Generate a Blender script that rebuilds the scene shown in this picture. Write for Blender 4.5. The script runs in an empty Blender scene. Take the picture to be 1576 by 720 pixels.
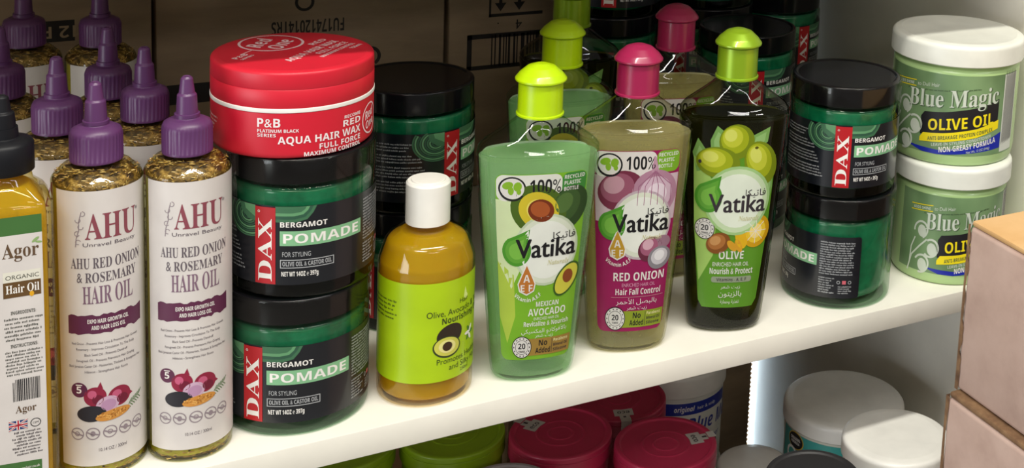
import bpy, bmesh, math, random
from math import sin, cos, pi, radians, sqrt, atan2
from mathutils import Vector, Matrix

# ------------------------------------------------------------------ scene, camera, light
SC = bpy.context.scene
COL = SC.collection
U = 0.01                                   # everything below is written in centimetres
CAM = (-21.527, -83.403, 48.817)
YAW, PITCH, ROLL, FPX, PPX, PPY = 0.59300, -0.16800, 0.06900, 2146.96, 1288.81, -122.02

def make_camera():
    f = Vector((sin(YAW) * cos(PITCH), cos(YAW) * cos(PITCH), sin(PITCH)))
    r = Vector((cos(YAW), -sin(YAW), 0)); u = r.cross(f)
    r2 = r * cos(ROLL) + u * sin(ROLL); u2 = -r * sin(ROLL) + u * cos(ROLL)
    cd = bpy.data.cameras.new('camera'); co = bpy.data.objects.new('camera', cd); COL.objects.link(co)
    m = Matrix((r2, u2, -f)).transposed().to_4x4(); m.translation = Vector(CAM) * U
    co.matrix_world = m
    cd.sensor_fit = 'HORIZONTAL'; cd.sensor_width = 36; cd.lens = FPX / 1576 * 36
    cd.shift_x = (788 - PPX) / 1576; cd.shift_y = (PPY - 360) / 1576
    cd.clip_start = 0.02; cd.clip_end = 50
    SC.camera = co
make_camera()

SC.view_settings.view_transform = 'Standard'; SC.view_settings.look = 'None'
SC.view_settings.gamma = 1; SC.view_settings.use_curve_mapping = False
SC.view_settings.exposure = 0.0
SC.cycles.transparent_max_bounces = 32
SC.cycles.max_bounces = 10
SC.cycles.use_denoising = True

W = bpy.data.worlds.new('room_light'); SC.world = W; W.use_nodes = True
W.node_tree.nodes['Background'].inputs[0].default_value = (1.0, 0.95, 0.88, 1)
W.node_tree.nodes['Background'].inputs[1].default_value = 0.25

def area(name, loc, target, sx, sy, power, col):
    l = bpy.data.lights.new(name, 'AREA'); l.shape = 'RECTANGLE'; l.size = sx * U; l.size_y = sy * U
    l.energy = power; l.color = col
    o = bpy.data.objects.new(name, l); COL.objects.link(o); o.location = Vector(loc) * U
    d = (Vector(target) - Vector(loc)).normalized()
    o.rotation_euler = d.to_track_quat('-Z', 'X' if False else 'Y').to_euler()
    return o
# ceiling tubes of the shop: one almost overhead in front of the shelf, others further down the aisle
area('ceiling_tube', (15, -70, 178), (15, -60, 0), 150, 9, 34, (1.0, 0.965, 0.87))
area('ceiling_tube', (-110, -150, 185), (20, 0, 0), 130, 14, 24, (1.0, 0.96, 0.90))
area('ceiling_tube', (110, -170, 185), (20, 0, 0), 120, 14, 8, (0.98, 0.98, 1.0))

area('ceiling_tube', (-70, -400, 205), (0, 0, 0), 120, 8, 9, (1.0, 0.97, 0.92))
area('left_fill', (-240, -75, 0), (40, 5, -10), 110, 100, 24, (0.90, 0.95, 1.0))  # added cool fill, no real window: brightens side panel and aisle carton
area('ceiling_tube', (60, -430, 205), (0, 0, 0), 120, 8, 9, (1.0, 0.97, 0.92))

# ------------------------------------------------------------------ materials
def lin(h):
    h = h.lstrip('#'); c = [int(h[i:i + 2], 16) / 255 for i in (0, 2, 4)]
    return [x / 12.92 if x <= 0.04045 else ((x + 0.055) / 1.055) ** 2.4 for x in c]
MATS = {}
def nodes(name):
    m = bpy.data.materials.new(name); m.use_nodes = True
    return m, m.node_tree.nodes, m.node_tree.links, m.node_tree.nodes['Principled BSDF']
def M(hexcol, rough=0.4, name=None, metal=0.0, coat=0.0, var=0.06, scale=40, bump=0.0, sss=0.0, spec=0.5):
    """paint / plastic / paper with a faint procedural unevenness"""
    k = ('p', hexcol, rough, metal, coat, var, scale, bump, sss, spec)
    if k in MATS: return MATS[k]
    m, N, L, p = nodes(name or 'plastic_' + hexcol.strip('#'))
    c = lin(hexcol)
    tc = N.new('ShaderNodeTexCoord'); nz = N.new('ShaderNodeTexNoise')
    nz.inputs['Scale'].default_value = scale; nz.inputs['Detail'].default_value = 3
    L.new(tc.outputs['Object'], nz.inputs['Vector'])
    rp = N.new('ShaderNodeValToRGB')
    rp.color_ramp.elements[0].position = 0.3; rp.color_ramp.elements[1].position = 0.7
    rp.color_ramp.elements[0].color = [x * (1 - var) for x in c] + [1]
    rp.color_ramp.elements[1].color = [min(1, x * (1 + var)) for x in c] + [1]
    L.new(nz.outputs['Fac'], rp.inputs['Fac']); L.new(rp.outputs['Color'], p.inputs['Base Color'])
    p.inputs['Roughness'].default_value = rough; p.inputs['Metallic'].default_value = metal
    p.inputs['Coat Weight'].default_value = coat; p.inputs['Coat Roughness'].default_value = 0.06
    p.inputs['Specular IOR Level'].default_value = spec
    if sss:
        p.inputs['Subsurface Weight'].default_value = sss; p.inputs['Subsurface Radius'].default_value = (0.004, 0.006, 0.004)
        p.inputs['Subsurface Scale'].default_value = 1.0
    if bump:
        b = N.new('ShaderNodeBump'); b.inputs['Strength'].default_value = bump; b.inputs['Distance'].default_value = 0.001
        L.new(nz.outputs['Fac'], b.inputs['Height']); L.new(b.outputs['Normal'], p.inputs['Normal'])
    MATS[k] = m
    return m
def CLEAR(name, tint, edge=None, body=0.0, bodycol='#ffffff', ior=1.45, rough=0.02, facing=0.35, refr=0.0, rior=1.36):
    """clear or tinted plastic / liquid: light passes straight through, tinted more where it is seen edge-on, with a glossy surface"""
    k = ('c', name)
    if k in MATS: return MATS[k]
    m, N, L, p = nodes(name); N.remove(p)
    out = N['Material Output']
    tr = N.new('ShaderNodeBsdfTransparent'); lw = N.new('ShaderNodeLayerWeight'); lw.inputs['Blend'].default_value = facing
    mx = N.new('ShaderNodeMix'); mx.data_type = 'RGBA'
    mx.inputs[6].default_value = lin(tint) + [1]; mx.inputs[7].default_value = lin(edge or tint) + [1]
    L.new(lw.outputs['Facing'], mx.inputs[0]); L.new(mx.outputs[2], tr.inputs['Color'])
    base = tr
    if refr:
        rf = N.new('ShaderNodeBsdfRefraction'); rf.inputs['IOR'].default_value = rior; rf.inputs['Roughness'].default_value = 0.0
        L.new(mx.outputs[2], rf.inputs['Color'])
        rm = N.new('ShaderNodeMixShader'); rm.inputs[0].default_value = refr
        L.new(tr.outputs[0], rm.inputs[1]); L.new(rf.outputs[0], rm.inputs[2]); base = rm
    if body:
        df = N.new('ShaderNodeBsdfDiffuse'); tl = N.new('ShaderNodeBsdfTranslucent')
        nz = N.new('ShaderNodeTexNoise'); nz.inputs['Scale'].default_value = 55; nz.inputs['Detail'].default_value = 3
        tc = N.new('ShaderNodeTexCoord'); L.new(tc.outputs['Object'], nz.inputs['Vector'])
        rp = N.new('ShaderNodeValToRGB'); c = lin(bodycol)
        rp.color_ramp.elements[0].color = [x * 0.85 for x in c] + [1]; rp.color_ramp.elements[1].color = [min(1, x * 1.15) for x in c] + [1]
        L.new(nz.outputs['Fac'], rp.inputs['Fac'])
        L.new(rp.outputs['Color'], df.inputs['Color']); L.new(rp.outputs['Color'], tl.inputs['Color'])
        dm = N.new('ShaderNodeMixShader'); dm.inputs[0].default_value = 0.4
        L.new(df.outputs[0], dm.inputs[1]); L.new(tl.outputs[0], dm.inputs[2])
        bm_ = N.new('ShaderNodeMixShader'); bm_.inputs[0].default_value = body
        L.new(base.outputs[0], bm_.inputs[1]); L.new(dm.outputs[0], bm_.inputs[2]); base = bm_
    gl = N.new('ShaderNodeBsdfGlossy'); gl.inputs['Roughness'].default_value = rough
    fr = N.new('ShaderNodeFresnel'); fr.inputs['IOR'].default_value = ior
    fm = N.new('ShaderNodeMixShader')
    ge = N.new('ShaderNodeNewGeometry'); mt = N.new('ShaderNodeMath'); mt.operation = 'MULTIPLY'; inv = N.new('ShaderNodeMath'); inv.operation = 'SUBTRACT'
    inv.inputs[0].default_value = 1.0; L.new(ge.outputs['Backfacing'], inv.inputs[1])
    L.new(fr.outputs[0], mt.inputs[0]); L.new(inv.outputs[0], mt.inputs[1])
    L.new(mt.outputs[0], fm.inputs[0]); L.new(base.outputs[0], fm.inputs[1]); L.new(gl.outputs[0], fm.inputs[2])
    L.new(fm.outputs[0], out.inputs['Surface'])
    MATS[k] = m
    return m
def NOISY(name, cols, scale=(30, 30, 30), rough=0.5, detail=4, coat=0.0, bump=0.0, pos=None):
    k = ('n', name)
    if k in MATS: return MATS[k]
    m, N, L, p = nodes(name)
    tc = N.new('ShaderNodeTexCoord'); mp = N.new('ShaderNodeMapping'); mp.inputs['Scale'].default_value = scale
    nz = N.new('ShaderNodeTexNoise'); nz.inputs['Scale'].default_value = 1; nz.inputs['Detail'].default_value = detail
    nz.inputs['Roughness'].default_value = 0.6
    rp = N.new('ShaderNodeValToRGB')
    L.new(tc.outputs['Object'], mp.inputs[0]); L.new(mp.outputs[0], nz.inputs['Vector']); L.new(nz.outputs['Fac'], rp.inputs['Fac'])
    e = rp.color_ramp.elements
    while len(e) < len(cols): e.new(0.5)
    for i, c in enumerate(cols):
        e[i].position = pos[i] if pos else 0.32 + 0.36 * i / (len(cols) - 1); e[i].color = lin(c) + [1]
    L.new(rp.outputs['Color'], p.inputs['Base Color']); p.inputs['Roughness'].default_value = rough
    p.inputs['Coat Weight'].default_value = coat; p.inputs['Coat Roughness'].default_value = 0.05
    if bump:
        b = N.new('ShaderNodeBump'); b.inputs['Strength'].default_value = bump; b.inputs['Distance'].default_value = 0.001
        L.new(nz.outputs['Fac'], b.inputs['Height']); L.new(b.outputs['Normal'], p.inputs['Normal'])
    MATS[k] = m
    return m

# ------------------------------------------------------------------ mesh helpers
def mesh(name, V, F, mats, idx=None, smooth=True, sharp=32):
    me = bpy.data.meshes.new(name)
    me.from_pydata([(x * U, y * U, z * U) for x, y, z in V], [], F)
    for m in (mats if isinstance(mats, (list, tuple)) else [mats]): me.materials.append(m)
    if idx: me.polygons.foreach_set('material_index', idx)
    if smooth:
        me.polygons.foreach_set('use_smooth', [True] * len(F))
        if sharp: me.set_sharp_from_angle(angle=radians(sharp))
    me.update()
    return me
def fillet(pts, n=5):
    """pts: (r, z[, radius]) -> profile with rounded corners"""
    out = []
    for i, p in enumerate(pts):
        R = p[2] if len(p) > 2 else 0
        if not R or i in (0, len(pts) - 1): out.append((p[0], p[1])); continue
        P, A, B = Vector(p[:2]), Vector(pts[i - 1][:2]), Vector(pts[i + 1][:2])
        a, b = (A - P).normalized(), (B - P).normalized()
        ang = a.angle(b); d = min(R / math.tan(ang / 2), (A - P).length * .49, (B - P).length * .49)
        s, e = P + a * d, P + b * d
        for k in range(n + 1):
            t = k / n; q = s * (1 - t) ** 2 + P * 2 * t * (1 - t) + e * t * t
            out.append((q.x, q.y))
    return out
def lathe(pts, seg=64, mod=None):
    V, F, rings = [], [], []
    for r, z in pts:
        if r < 1e-6: rings.append([len(V)]); V.append((0, 0, z)); continue
        ring = []
        for k in range(seg):
            a = 2 * pi * k / seg; rr = r * (1 + (mod(z, k) if mod else 0))
            ring.append(len(V)); V.append((rr * cos(a), rr * sin(a), z))
        rings.append(ring)
    for A, B in zip(rings, rings[1:]):
        if len(A) == 1 and len(B) == 1: continue
        for k in range(seg):
            j = (k + 1) % seg
            if len(A) == 1: F.append((A[0], B[j], B[k]))
            elif len(B) == 1: F.append((A[k], A[j], B[0]))
            else: F.append((A[k], A[j], B[j], B[k]))
    return V, F
def loft(sections, seg=72):
    """sections (z, a, b, n): superelliptic rings, closed at both ends"""
    V, F, rings = [], [], []
    for z, a, b, n in sections:
        ring = []
        for k in range(seg):
            t = 2 * pi * k / seg; c, s = cos(t), sin(t)
            ring.append(len(V)); V.append((a * abs(c) ** (2 / n) * (1 if c >= 0 else -1), b * abs(s) ** (2 / n) * (1 if s >= 0 else -1), z))
        rings.append(ring)
    for A, B in zip(rings, rings[1:]):
        for k in range(seg):
            j = (k + 1) % seg; F.append((A[k], A[j], B[j], B[k]))
    F.append(tuple(reversed(rings[0]))); F.append(tuple(rings[-1]))
    return V, F
def boxgeo(x0, x1, y0, y1, z0, z1, bev=0.0, seg=2):
    bm = bmesh.new(); bmesh.ops.create_cube(bm, size=1)
    for v in bm.verts: v.co = Vector((x0 + (v.co.x + .5) * (x1 - x0), y0 + (v.co.y + .5) * (y1 - y0), z0 + (v.co.z + .5) * (z1 - z0)))
    if bev: bmesh.ops.bevel(bm, geom=bm.edges[:], offset=bev, segments=seg, affect='EDGES', profile=0.5)
    bm.verts.index_update()
    r = [tuple(v.co) for v in bm.verts], [tuple(v.index for v in f.verts) for f in bm.faces]
    bm.free(); return r
def join(*geos):
    V, F = [], []
    for v, f in geos:
        o = len(V); V += v; F += [tuple(i + o for i in q) for q in f]
    return V, F

# ------------------------------------------------------------------ printed artwork
TXT = {}
_fc = bpy.data.curves.new('typesetting', 'FONT'); _fo = bpy.data.objects.new('typesetting', _fc)
def style(s, font):
    if font == 'sans': return s
    up, lo, dg = {'serif': (0x1D400, 0x1D41A, 0x1D7CE), 'bold': (0x1D5D4, 0x1D5EE, 0x1D7EC), 'bolditalic': (0x1D63C, 0x1D656, 0x1D7EC), 'serifitalic': (0x1D468, 0x1D482, 0x1D7CE)}[font]
    return ''.join(chr(up + ord(c) - 65) if 'A' <= c <= 'Z' else chr(lo + ord(c) - 97) if 'a' <= c <= 'z' else chr(dg + ord(c) - 48) if '0' <= c <= '9' else c for c in s)
def glyphs(s, font):
    k = (s, font)
    if k not in TXT:
        _fc.body = style(s, font); _fc.resolution_u = 4; _fc.size = 1
        if _fo.name not in COL.objects: COL.objects.link(_fo)
        bpy.context.view_layer.update()
        ev = _fo.evaluated_get(bpy.context.evaluated_depsgraph_get()); me = ev.to_mesh()
        V = [(v.co.x, v.co.y) for v in me.vertices]; F = [tuple(p.vertices) for p in me.polygons if p.area > 1e-7]
        nf = []
        for f in F:                                   # keep every face the same way round
            a = sum(V[f[i]][0] * V[f[(i + 1) % len(f)]][1] - V[f[(i + 1) % len(f)]][0] * V[f[i]][1] for i in range(len(f)))
            nf.append(f if a > 0 else tuple(reversed(f)))
        ev.to_mesh_clear()
        TXT[k] = (V, nf)
    return TXT[k]
class Art:
    """flat artwork in centimetres (u right, v up), wrapped on a surface by a mapping (u, v, h) -> xyz"""
    def __init__(s): s.it = []
    def add(s, V, F, m, ly): s.it.append((V, F, m, ly)); return s
    def poly(s, pts, m, ly=1):
        a = sum(pts[i][0] * pts[(i + 1) % len(pts)][1] - pts[(i + 1) % len(pts)][0] * pts[i][1] for i in range(len(pts)))
        if a < 0: pts = pts[::-1]
        return s.add(list(pts), [tuple(range(len(pts)))], m, ly)
    def rect(s, u0, v0, u1, v1, m, ly=1): return s.poly([(u0, v0), (u1, v0), (u1, v1), (u0, v1)], m, ly)
    def rrect(s, u0, v0, u1, v1, r, m, ly=1):
        P = []
        for cx, cy, a0 in ((u1 - r, v1 - r, 0), (u0 + r, v1 - r, 90), (u0 + r, v0 + r, 180), (u1 - r, v0 + r, 270)):
            for k in range(6): a = radians(a0 + 18 * k); P.append((cx + r * cos(a), cy + r * sin(a)))
        return s.poly(P, m, ly)
    def ell(s, cu, cv, ru, rv, m, ly=1, rot=0, n=28):
        r = radians(rot)
        return s.poly([(cu + ru * cos(t) * cos(r) - rv * sin(t) * sin(r), cv + ru * cos(t) * sin(r) + rv * sin(t) * cos(r)) for t in (2 * pi * k / n for k in range(n))], m, ly)
    def ring(s, cu, cv, r0, r1, m, ly=1, a0=0, a1=360, sq=1.0, n=28):
        V = []; F = []
        for k in range(n + 1):
            a = radians(a0 + (a1 - a0) * k / n)
            V += [(cu + r0 * cos(a), cv + sq * r0 * sin(a)), (cu + r1 * cos(a), cv + sq * r1 * sin(a))]
        for k in range(n): F.append((2 * k, 2 * k + 1, 2 * k + 3, 2 * k + 2))
        return s.add(V, F, m, ly)
    def line(s, pts, w, m, ly=1):
        V = []; F = []
        for i, p in enumerate(pts):
            a = pts[max(0, i - 1)]; b = pts[min(len(pts) - 1, i + 1)]
            d = Vector((b[0] - a[0], b[1] - a[1])).normalized()
            V += [(p[0] - d.y * -w / 2, p[1] + d.x * -w / 2), (p[0] + d.y * -w / 2, p[1] - d.x * -w / 2)]
        for i in range(len(pts) - 1): F.append((2 * i, 2 * i + 2, 2 * i + 3, 2 * i + 1))
        return s.add(V, F, m, ly)
    def text(s, t, u, v, h, m, ly=2, font='sans', w=None, al='C', rot=0, arc=None, shear=0):
        V, F = glyphs(t, font)
        if not V: return s
        hb = max(y for x, y in glyphs('H', font)[0])
        x0, x1 = min(x for x, y in V), max(x for x, y in V)
        k = h / hb; kx = w / (x1 - x0) if w else k
        off = {'C': (x0 + x1) / 2, 'L': x0, 'R': x1}[al]
        P = [((x - off) * kx + shear * y * k, y * k) for x, y in V]
        if arc: P = [((arc - y) * sin(x / arc), arc - (arc - y) * cos(x / arc)) for x, y in P]
        c, sn = cos(radians(rot)), sin(radians(rot))
        return s.add([(u + x * c - y * sn, v + x * sn + y * c) for x, y in P], F, m, ly)
    def greek(s, u0, u1, v, h, m, ly=2, seed=0, rag='C', gap=0.16):
        """one line of very small print, too small to read in the photograph"""
        R = random.Random(seed); W_ = (u1 - u0); x = u0; 
        V = []; F = []
        while x < u1 - 0.05:
            e = min(u1, x + R.uniform(1.6, 5.5) * h)
            while x < e - .02:
                t = R.uniform(.28, .42) * h; hh = h * R.choice((.68, .7, .72, 1)); v0 = v - (h * .22 if R.random() < .1 else 0); o = len(V)
                V += [(x, v0), (x + t, v0), (x + t, v + hh), (x, v + hh)]; F.append((o, o + 1, o + 2, o + 3)); x += t + h * .22
            x += gap * h * 3
        if F: s.add(V, F, m, ly)
        return s
    def build(s, name, mapf, du=0.25, dv=None, eps=0.006):
        mats = []; V = []; F = []; idx = []
        for iv, if_, m, ly in s.it:
            bm = bmesh.new(); vs = [bm.verts.new((x, y, 0)) for x, y in iv]
            for f in if_:
                try: bm.faces.new([vs[i] for i in f])
                except ValueError: pass
            if not bm.faces: bm.free(); continue
            big = [f for f in bm.faces if len(f.verts) > 4]
            if big: bmesh.ops.triangulate(bm, faces=big)
            for ax, st in ((0, du), (1, dv)):
                if not st: continue
                lo = min(v.co[ax] for v in bm.verts); hi = max(v.co[ax] for v in bm.verts)
                for k in range(math.ceil(lo / st + 1e-6), math.floor(hi / st - 1e-6) + 1):
                    co = [0, 0, 0]; no = [0, 0, 0]; co[ax] = k * st; no[ax] = 1
                    bmesh.ops.bisect_plane(bm, geom=bm.verts[:] + bm.edges[:] + bm.faces[:], dist=1e-6, plane_co=co, plane_no=no)
            bm.verts.index_update(); o = len(V)
            V += [mapf(v.co.x, v.co.y, eps * (ly + 1)) for v in bm.verts]
            if m not in mats: mats.append(m)
            mi = mats.index(m)
            for f in bm.faces: F.append(tuple(v.index + o for v in f.verts)); idx.append(mi)
            bm.free()
        return mesh(name, V, F, mats, idx, True, None)
def cyl(r): return lambda u, v, h: ((r + h) * sin(u / r), -(r + h) * cos(u / r), v)   # u = 0 faces -y
def flat_front(y): return lambda u, v, h: (u, y - h, v)
def flat_left(x): return lambda u, v, h: (x - h, -u, v)
def flat_top(z): return lambda u, v, h: (u, v, z + h)

# ------------------------------------------------------------------ things and parts
def empty(name, label, cat, loc=(0, 0, 0), rz=0, group=None):
    o = bpy.data.objects.new(name, None); COL.objects.link(o); o.empty_display_size = .02
    o.location = Vector(loc) * U; o.rotation_euler = (0, 0, rz); tag(o, label, cat, group); return o
def tag(o, label, cat, group=None):
    o['label'] = label; o['category'] = cat
    if group: o['group'] = group
    return o
def part(name, me, parent=None, label=None, kind=None):
    o = bpy.data.objects.new(name, me); COL.objects.link(o)
    if parent: o.parent = parent
    if label: o['label'] = label
    if kind: o['kind'] = kind
    return o
def copy_tree(o, parent=None):
    c = o.copy(); COL.objects.link(c)
    if parent: c.parent = parent
    for ch in list(o.children): copy_tree(ch, c)
    return c
USED = set()
def put(proto, x, y, z, off=0.0, label=None, group=None, k=1.0, skip=()):
    """stand a thing at x, y, z with its front turned to the aisle viewer, plus off degrees"""
    o = proto if proto.name not in USED else copy_tree(proto)
    USED.add(proto.name); USED.add(o.name)
    o.location = Vector((x, y, z)) * U
    o.rotation_euler = (0, 0, atan2(CAM[1] - y, CAM[0] - x) + pi / 2 + radians(off))
    if k != 1: o.scale = (1, 1, k)
    o['label'] = label
    if group: o['group'] = group
    for ch in list(o.children):
        if ch.name.split('.')[0] in skip: bpy.data.objects.remove(ch)
    return o

BLACK = M('#17161a', .5, 'ink_black'); WHITE = M('#e9e6e0', .45, 'print_white'); INK = M('#3a3238', .5, 'ink_dark')
PAPER = M('#d2ccc8', .38, 'label_paper', coat=.15); LIMEG = M('#8dbb2f', .4, 'print_green')

# ------------------------------------------------------------------ the setting and the shelving
g = part('floor', mesh('floor', *boxgeo(-260, 260, -320, 60, -82, -80), NOISY('vinyl_floor', ['#8d8a84', '#a19d96'], (9, 9, 9), .35)))
g['kind'] = 'structure'
g = part('wall_back', mesh('wall_back', *boxgeo(-260, 260, 54, 57, -80, 250), NOISY('painted_wall', ['#bfbab0', '#c9c4ba'], (4, 4, 4), .7)))
g['kind'] = 'structure'
MELA = NOISY('white_melamine', ['#e4e1d6', '#ebe8dc'], (26, 26, 26), .32, detail=5)
unit = empty('shelving_unit', 'white melamine shelving unit with deep boards and a plain white end panel', 'shelving', (0, 0, 0))
XS = 59.2
for z0, z1 in ((-1.83, 0), (32.6, 34.4), (-45.0, -43.2)):
    part('shelf_board', mesh('shelf_board', *boxgeo(-62, XS, 0, 47.2, z0, z1, .05), MELA), unit)
part('side_panel', mesh('side_panel', *boxgeo(XS, XS + 1.8, 0, 48.7, -80, 75, .05), MELA), unit)
part('side_panel', mesh('side_panel', *boxgeo(-63.8, -62, 0, 48.7, -80, 75, .05), MELA), unit)
part('back_panel', mesh('back_panel', *boxgeo(-62, XS, 47.2, 48.7, -80, 75), M('#8d6b48', .7, 'brown_hardboard')), unit)
part('kick_plate', mesh('kick_plate', *boxgeo(-62, XS, 2, 3.6, -80, -70, .05), MELA), unit)
# thin scalloped strip of light in the back corner
def strip_mesh(z0, z1):
    V = []; F = []; n = int((z1 - z0) / .28)
    for i in range(n + 1):
        z = z0 + (z1 - z0) * i / n; w = .34 + (.24 if i % 2 else 0)
        V += [(XS - .02, 47.0 - w * .2, z), (XS - w, 47.05, z), (XS - w, 47.18, z), (XS - .02, 47.18, z)]
    for i in range(n):
        a, b = 4 * i, 4 * i + 4
        for k in range(4): F.append((a + k, a + (k + 1) % 4, b + (k + 1) % 4, b + k))
    F += [(0, 1, 2, 3), tuple(4 * n + k for k in (3, 2, 1, 0))]
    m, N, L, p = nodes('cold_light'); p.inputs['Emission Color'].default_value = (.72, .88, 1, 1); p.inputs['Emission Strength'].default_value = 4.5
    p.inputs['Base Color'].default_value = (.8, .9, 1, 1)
    return mesh('light_strip', V, F, m, None, False)
tag(part('light_strip', strip_mesh(-43.1, -2)), 'thin bright bluish strip of light in the back corner under the shelf', 'light strip', 'corner light strips')
tag(part('light_strip', strip_mesh(.1, 32.5)), 'upright strip of cold light in the back corner above the shelf, behind the green jars', 'light strip', 'corner light strips')

# ------------------------------------------------------------------ cartons at the back
CARD = NOISY('brown_cardboard', ['#84705a', '#8f7a62', '#988268'], (14, 14, 60), .75, 5)
CINK = M('#1d1714', .7, 'carton_ink')
def carton(label, x0, x1, y0, y1, z0, z1, art=None, mat=CARD):
    t = empty('cardboard_box', label, 'box', ((x0 + x1) / 2, (y0 + y1) / 2, z0), 0, 'shipping cartons at the back of the shelf')
    cx, cy = (x0 + x1) / 2, (y0 + y1) / 2
    part('carton', mesh('carton', *boxgeo(x0 - cx, x1 - cx, y0 - cy, y1 - cy, 0, z1 - z0, .25), mat), t)
    # top flaps meeting at a slit
    w = (y1 - y0) / 2
    for s in (-1, 1):
        a, b = (-w + .2, -.15) if s < 0 else (.15, w - .2)
        part('flap', mesh('flap', *boxgeo(x0 - cx + .2, x1 - cx - .2, a, b, z1 - z0, z1 - z0 + .3, .06), mat), t)
    if art: part('printing', art.build('printing', lambda u, v, h: (u - cx, y0 - cy - h, v - z0), 2), t)
    return t
a = Art(); a.rect(-14.9, 17.1, -11.4, 18.8, CINK); a.text('12 PCS', -13.15, 18.35, .95, M('#9a8468', .7, 'carton_reverse'), 2, 'bold', rot=180)
carton('brown carton with a black 12 PCS patch, behind the purple-capped bottles', -40, -5.9, 37.6, 46.8, 0.02, 27, a)
a = Art(); a.rect(-5.2, 10.9, 4.5, 12.6, CINK)
a.text('FU17412014TRS', 6.3, 17.3, 1.15, CINK, 1, 'bold', w=6.0, rot=180); a.text('ITEM NO:', 7.6, 15.1, 1.15, CINK, 1, 'bold', w=4.2, rot=180)
a.ring(6.0, 18.9, .55, .8, CINK, 1); a.line([(6, 19.5), (6, 21.6)], .25, CINK, 1); a.line([(5.2, 20.4), (6.8, 20.4)], .22, CINK, 1); a.ring(11.6, 13.6, .6, .9, CINK, 1, -60, 190)
carton('brown carton with upside-down item code printing, behind the red tub', -5.6, 18.2, 38.0, 46.8, 0.02, 27, a)
a = Art()
for v0, v1 in ((14.3, 14.75), (11.35, 11.75)): a.rect(20.3, v0, 29, v1, CINK)
a.rect(20.3, 11.4, 20.75, 14.75, CINK)
R_ = random.Random(4); x = 22.6
while x < 29: w = R_.choice((.12, .2, .35)); a.rect(x, 11.5, x + w, 14.6, CINK); x += w + R_.choice((.12, .2, .3))
a.rect(22.3, 16.3, 27.5, 16.6, CINK); a.rect(22.3, 16.3, 22.5, 20.5, CINK)
for x in (23.4, 25.2):
    a.poly([(x - .55, 17.6), (x + .55, 17.6), (x, 16.8)], CINK); a.rect(x - .15, 17.6, x + .15, 20, CINK)
a.text('4', 25.2, 15.9, .9, CINK, 1, rot=180); a.text('.', 23.2, 15.6, .9, CINK, 1)
carton('brown carton with barcode and arrow printing, behind the green-capped bottles', 18.6, 44, 38.0, 46.8, 0.02, 25, a)
carton('plain brown carton standing on the lower shelf by the strip of light', 24, 50.95, 34.5, 46.5, -43.18, -4)

# ------------------------------------------------------------------ pinkish stock cartons in the aisle
PINK = NOISY('pinkish_carton', ['#b89c90', '#c2a69a', '#c9aea2'], (30, 30, 30), .8, 5, bump=.15)
TANT = NOISY('tan_carton_top', ['#cfa36c', '#d5ab75', '#d9b07c'], (22, 22, 22), .8, 4)
EDGE = NOISY('torn_carton_edge', ['#5a3f2c', '#7d5e43', '#947453'], (60, 60, 60), .85, 4)
def aisle_box(label, x0, x1, y0, y1, z0, z1, top):
    t = empty('stock_carton', label, 'box', ((x0 + x1) / 2, (y0 + y1) / 2, z0), 0, 'cartons stacked in the aisle')
    cx, cy, h = (x0 + x1) / 2, (y0 + y1) / 2, z1 - z0
    bm = bmesh.new(); R = random.Random(int(z0) + 5)
    V, F = boxgeo(x0 - cx, x1 - cx, y0 - cy, y1 - cy, 0, h - .4, .35, 3)
    part('carton', mesh('carton', V, F, PINK), t); bm.free()
    part('lid_panel', mesh('lid_panel', *boxgeo(x0 - cx + .1, x1 - cx - .1, y0 - cy + .1, y1 - cy - .1, h - .4, h, .15), top), t, 'tan inner face of the cardboard')
    # frayed corner and bottom edge strips
    n = 26; V = []; F = []
    for i in range(n + 1):
        z = (h - .3) * i / n; w = .22 + R.uniform(-.08, .1)
        V += [(x0 - cx - .06, y1 - cy + .05 - w * 1.4, z), (x0 - cx - .06, y1 - cy + .06, z), (x0 - cx + w, y1 - cy + .06, z)]
    for i in range(n):
        a, b = 3 * i, 3 * i + 3; F += [(a, b, b + 1, a + 1), (a + 1, b + 1, b + 2, a + 2)]
    part('worn_edge', mesh('worn_edge', V, F, EDGE), t, 'frayed brown corner edge')
    return t
aisle_box('tall pinkish-brown carton in the aisle, under the smaller one beside the shelf', 38.9, 82, -46, -12.0, -80, -.45, EDGE)
aisle_box('pinkish-brown carton with tan top, topmost of the aisle stack beside the shelf', 39.6, 82, -46, -12.0, -.4, 12.32, TANT)

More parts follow.
